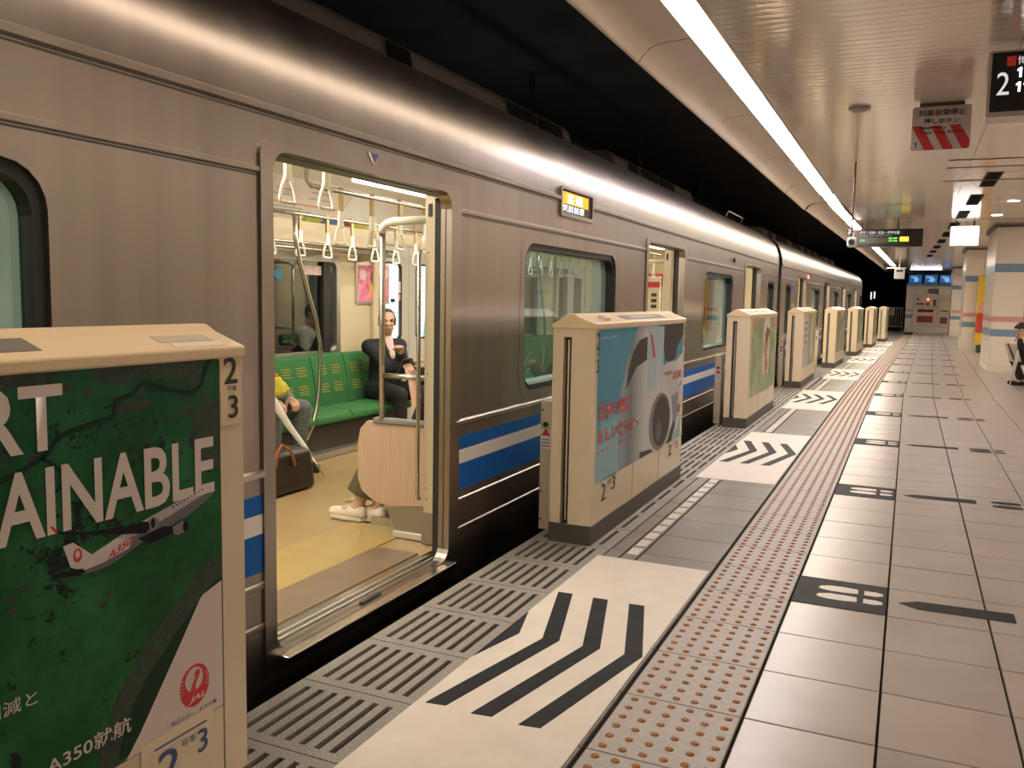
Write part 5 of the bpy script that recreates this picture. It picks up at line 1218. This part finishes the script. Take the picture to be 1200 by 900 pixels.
    for i in (0, 1):
        bt.capsule(hp[i], kn[i], .092*q+e*.6, .068*q*wide+e*.6); bt.capsule(kn[i], kn[i].lerp(an[i], .3), .066*q*wide+e*.5, .060*q*wide+e*.4); bt.tube([kn[i], kn[i].lerp(an[i], trouser*.5), kn[i].lerp(an[i], trouser)], [.064*q*wide+e*.5, (.057*q+e*.4)*wide**1.2, (.047*q+e*.4)*wide**1.9], 18)
    remesh('trousers', bt, bottom, t, .010, 3)
    for i in (0, 1):
        sm = MB(); a = an[i]; tt = toes[i]
        sm.capsule(a-fd*.035*q-Vector((0, 0, .022)), a+fd*.03*q-Vector((0, 0, .018)), .042*q, .044*q); sm.capsule(a-Vector((0, 0, .025)), tt+fd*.02*q-Vector((0, 0, -.005)), .042*q, .032*q)
        o = remesh('shoe', sm, shoe, t, .006, 2)
        so = MB(); c0 = a-fd*.05*q; c1 = tt+fd*.03*q; sdv = fd.cross(Vector((0, 0, 1)))
        outl = [(c0-sdv*.034*q), (c0-fd*.02*q), (c0+sdv*.034*q), (a.lerp(tt, .55)+sdv*.042*q), (c1+sdv*.028*q), (c1+fd*.022*q), (c1-sdv*.028*q), (a.lerp(tt, .55)-sdv*.042*q)]
        so.prism([(p.x, p.y) for p in outl], (0, 0, .004), XA, YA, (0, 0, .020)); so.build('sole', mat('white sole', (.66, .60, .50), .5) if shoe.name.startswith('white') else M_RUB, o, .003)
    return t, dict(sh=sh, el=el, hd=hd, kn=kn, an=an, H=H, chest=chest, nb=nb, fd=fd, W=W, lz=lz, q=q)
M_SUIT = mottled('navy suit cloth', (.010, .011, .018), (.016, .018, .028), (90, 90, 90), .8); M_TROUD = mat('dark trousers', (.012, .012, .015), .8); M_SHOEB = mat('black shoe', (.012, .011, .010), .35)
M_JEANS = mottled('faded jeans', (.085, .10, .095), (.15, .17, .16), (60, 60, 60), .85); M_OLIVE = mottled('olive trousers', (.085, .065, .03), (.11, .085, .042), (30, 30, 30), .85); M_SHOEW = mat('white canvas shoe', (.76, .68, .56), .7)
M_SHIRT = mat('white shirt', (.66, .66, .64), .8); M_BLKT = mat('black knit top', (.012, .012, .013), .85); M_PINKS = mat('pinkish shirt', (.66, .50, .48), .7)

# man in the dark suit, arms crossed, on the far green bench
P1, J = person('person in dark suit seated on the green bench beside the pink poster, arms crossed', (-4.40, 6.78), -22, .345, M_SKIN, M_SUIT, M_TROUD, M_SHOEB, M_HAIR,
               [(.30, -.03, .47), (.32, .10, .37)], head_turn=-28, head_down=-2, s=.96, collar=True, extra='balding', knees=[(.42, .14, .08), (.42, -.12, .08)])
m = MB(); f = J['fd']; sd = f.cross(ZA)
a = J['nb']+f*.075-ZA*.015; c = J['chest']+f*.155-ZA*.04
m.add([a-sd*.045+ZA*.02, a+sd*.045+ZA*.02, c+sd*.012, c-sd*.012, c+f*.0+ZA*-.06], [(0, 1, 2, 4, 3)]); m.v = [tuple(Vector(v)) for v in m.v]
m2 = MB(); m2.capsule(J['nb']+f*.02+ZA*.0, J['chest']+f*.085, .062, .058); remesh('shirt', m2, M_PINKS, P1, .008, 2)
for sgn in (1, -1):
    m2 = MB(); m2.capsule(J['nb']+f*.045+sd*sgn*.03+ZA*.015, J['nb']+f*.085+sd*sgn*.018-ZA*.05, .016, .010); remesh('collar', m2, M_PINKS, P1, .005, 1)
    m2 = MB(); m2.capsule(J['nb']+f*.05+sd*sgn*.062-ZA*.0, J['chest']+f*.15+sd*sgn*.03-ZA*.06, .020, .018); remesh('lapel', m2, M_SUIT, P1, .006, 1)
for i in (0, 1):
    d = (J['hd'][i]-J['el'][i]).normalized(); m2 = MB(); m2.tube([J['hd'][i]-d*.04, J['hd'][i]-d*.005], .037, 14); m2.build('shirt_cuff', M_SHIRT, P1)
d = (J['hd'][0]-J['el'][0]).normalized(); MB().tube([J['hd'][0]-d*.004, J['hd'][0]+d*.018], .034, 14).build('watch', mat('watch metal', (.7, .68, .62), .25, .9), P1)
BG = thing('shoulder_bag', 'black shoulder bag on the lap of the person in dark suit', 'bag', (-4.05, 6.9, .47))
m = MB(); m.box(-4.18, -3.98, 6.78, 7.12, .485, .63); m.build('bag_body', M_BLKT, BG, .03, 3); MB().box(-4.2, -3.96, 6.86, 7.0, .60, .645).build('flap', mat('bag flap', (.03, .03, .035), .4), BG, .01)

# person behind the partition: olive trousers, white shoes, raised forearm with phone
P2_, J2 = person('person with olive trousers and white canvas shoes seated behind the wooden partition', (-2.40, 4.42), 180, .345, M_SKIN2, M_BLKT, M_OLIVE, M_SHOEW, M_HAIRB,
                [(.20, .15, .50), (.26, -.06, .20)], head_turn=10, head_down=22, s=.93, hint=(.25, 0, -1), sleeve=.0, trouser=.80, wide=1.42, extra='long', ankles=[(.47, .36, 0), (.35, .32, 0)], knees=[(.34, .24, .10), (.34, .06, .09)])
m2 = MB()
for i in (0,):
    a = J2['an'][i]+J2['fd']*.05; m2.capsule(a+ZA*.035+YA*.03, a+ZA*.045+YA*.065, .012, .008); m2.capsule(a+ZA*.035, a+ZA*.05-YA*.045, .012, .008)
remesh('shoe_bow', m2, M_SHOEW, P2_, .005, 1)
PH = thing('smartphone', 'black smartphone held up by the person behind the wooden partition', 'phone', tuple(J2['hd'][0]))
h = J2['hd'][0]+J2['fd']*.07+ZA*.06; m = MB(); m.box(-.006, .006, -.036, .036, -.075, .075); m.v = [tuple(h+Vector((x+z*.4, y, z*.9))) for x, y, z in m.v]; m.build('case', M_BLACK, PH, .004)

# person in jeans at the left edge of the doorway, with bag and white umbrella
P3, J3 = person('person in faded jeans seated at the left edge of the open doorway, mostly hidden', (-4.42, 4.93), 0, .345, M_SKIN, mat('grey jacket', (.16, .16, .16), .8), M_JEANS, M_SHOEB, M_HAIR,
                [(.36, .10, .20), (.36, -.10, .20)], s=.95, knees=[(.42, .17, .12), (.42, -.16, .12)], ankles=[(.40, .15, 0), (.40, -.15, 0)])
Y = thing('yellow_pouch', 'small yellow green pouch on the knee of the person in jeans', 'pouch', (-4.0, 4.80, .58))
m2 = MB(); m2.capsule((-4.0, 4.82, .62), (-4.0, 4.80, .69), .052, .036); m2.capsule((-3.99, 4.84, .66), (-3.97, 4.86, .625), .030, .024); remesh('pouch_body', m2, mottled('yellow cloth', (.50, .42, .03), (.62, .55, .08), (40, 40, 40), .8), Y, .008, 2); MB().tube([(-4.0, 4.80, .70), (-4.0, 4.79, .74)], .016, 10).build('pouch_neck', mat('orange cord', (.5, .18, .03), .7), Y)
U = thing('umbrella', 'furled white umbrella leaning from knee to the brown bag', 'umbrella', (-3.80, 4.83, .2))
MB().tube([(-3.97, 4.66, .64), (-3.955, 4.68, .575), (-3.93, 4.71, .52), (-3.88, 4.76, .40), (-3.80, 4.835, .24), (-3.76, 4.87, .16)], [.03, .036, .030, .022, .018, .012], 14).build('canopy', mat('white cloth', (.74, .70, .64), .7), U)
MB().tube([(-3.76, 4.87, .16), (-3.70, 4.92, .03)], .006, 8).build('tip', M_ALU, U); MB().tube([(-3.97, 4.66, .64), (-3.99, 4.64, .70)], .012, 8).build('handle', M_STRAP, U)
HB = thing('handbag', 'dark brown handbag with tan straps on the floor of the car', 'handbag', (-3.72, 4.45, 0))
m = MB(); m.v = []; m.box(-3.86, -3.58, 4.22, 4.70, .005, .275); m.v = [(x+(.03 if z > .1 and x < -3.7 else 0)-(.03 if z > .1 and x > -3.7 else 0), y+(0.025 if y < 4.4 and z > .1 else -.02 if z > .1 else 0), z) for x, y, z in m.v]
m.build('bag_body', mottled('brown bag canvas', (.018, .011, .008), (.045, .028, .018), (60, 60, 60), .5), HB, .04, 4); MB().tube([(-3.60, 4.30, .20), (-3.60, 4.31, .29), (-3.62, 4.38, .33), (-3.60, 4.45, .28), (-3.585, 4.47, .18)], .011, 8).build('handle', mat('tan leather', (.30, .12, .03), .5), HB)
MB().tube([(-3.84, 4.30, .20), (-3.83, 4.31, .29), (-3.82, 4.38, .33), (-3.83, 4.45, .28), (-3.85, 4.47, .18)], .011, 8).build('handle', mat('tan leather', (.30, .12, .03), .5), HB); MB().box(-3.73, -3.71, 4.24, 4.68, .272, .28).build('zip', M_DARK, HB)
m2 = MB(); 
# passengers on the near bench, seen through the windows
P4, J4 = person('person with black hair and white phone seen through the first big train window', (-2.47, 6.55), 180, .345, M_SKIN2, M_BLKT, M_TROUD, M_SHOEB, M_HAIR, [(.33, .02, .42), (.30, -.05, .36)], head_turn=15, head_down=20, s=.95)
PH = thing('smartphone', 'white smartphone in the hand seen low in the first big train window', 'phone', tuple(J4['hd'][0]))
h = J4['hd'][0]+J4['fd']*.06+ZA*.05; m = MB(); m.box(-.006, .006, -.038, .038, -.078, .078); m.v = [tuple(h+Vector((x+z*.5, y, z*.85))) for x, y, z in m.v]; m.build('case', M_SHIRT, PH, .004)
P5, J5 = person('person in white shirt seated behind the second open train door', (-2.47, 9.05), 180, .345, M_SKIN, M_SHIRT, M_TROUD, M_SHOEB, M_HAIR, [(.30, .08, .22), (.30, -.08, .22)], head_down=15, s=.95)

# seated person on the platform at the right edge, bent over a phone
P6, J6 = person('person in black clothes bent forward over a phone beside the big column', (2.06, 16.5), 180, .34, M_SKIN2, M_BLKT, M_BLKT, M_SHOEB, M_HAIR, [(.42, .06, .47), (.42, -.03, .44)], head_turn=0, head_down=38, s=.90, lean=.55,
                knees=[(.50, .10, .08), (.48, -.12, .10)], ankles=[(.33, .10, 0), (.36, -.10, 0)])
PH = thing('smartphone', 'dark red smartphone in the hands of the person in black on the platform', 'phone', tuple(J6['hd'][0]))
h = J6['hd'][0]+J6['fd']*.05+ZA*.03; m = MB(); m.box(-.006, .006, -.036, .036, -.07, .07); m.v = [tuple(h+Vector((x+z*.4, y, z*.9))) for x, y, z in m.v]; m.build('case', mat('dark red case', (.12, .02, .02), .4), PH, .004)
TB = thing('tote_bag', 'pale canvas tote bag on the lap of the person in black', 'bag', (1.56, 16.42, .4))
m = MB(); m.box(1.50, 1.66, 16.24, 16.44, .42, .72); m.v = [(x-(z-.5)*.32+.02, y, z-.02) for x, y, z in m.v]; m.build('bag_body', mat('pale canvas', (.52, .47, .39), .8), TB, .02, 2)
MB().tube([(1.49, 16.23, .70), (1.56, 16.22, .52), (1.60, 16.23, .42)], .012, 8).build('strap', M_RUB, TB)
CN = thing('umbrella', 'long pale furled umbrella standing on the platform before the person in black', 'umbrella', (1.545, 16.2, 0))
MB().tube([(1.56, 16.2, .05), (1.59, 16.2, .22), (1.625, 16.2, .48), (1.635, 16.2, .60)], [.008, .026, .030, .012], 12).build('canopy', mat('pale umbrella cloth', (.58, .52, .46), .6), CN); MB().tube([(1.635, 16.2, .60), (1.645, 16.2, .70), (1.665, 16.2, .73), (1.685, 16.2, .71)], .010, 8).build('handle', M_RUB, CN); MB().tube([(1.56, 16.2, .05), (1.552, 16.2, 0)], .006, 8).build('tip', M_ALU, CN)
BN = thing('platform_bench', 'low platform bench under the person in black at the right edge', 'bench', (2.25, 16.6, 0))
MB().box(1.86, 2.35, 15.9, 18.4, .29, .335).build('seat', mat('bench grey', (.25, .24, .22), .5), BN, .01)
l0 = MB().box(2.0, 2.05, 16.0, 16.06, 0, .29).build('leg', M_ALU, BN); move_copy(l0, .2); move_copy(l0, 0, 2.2); move_copy(l0, .2, 2.2)
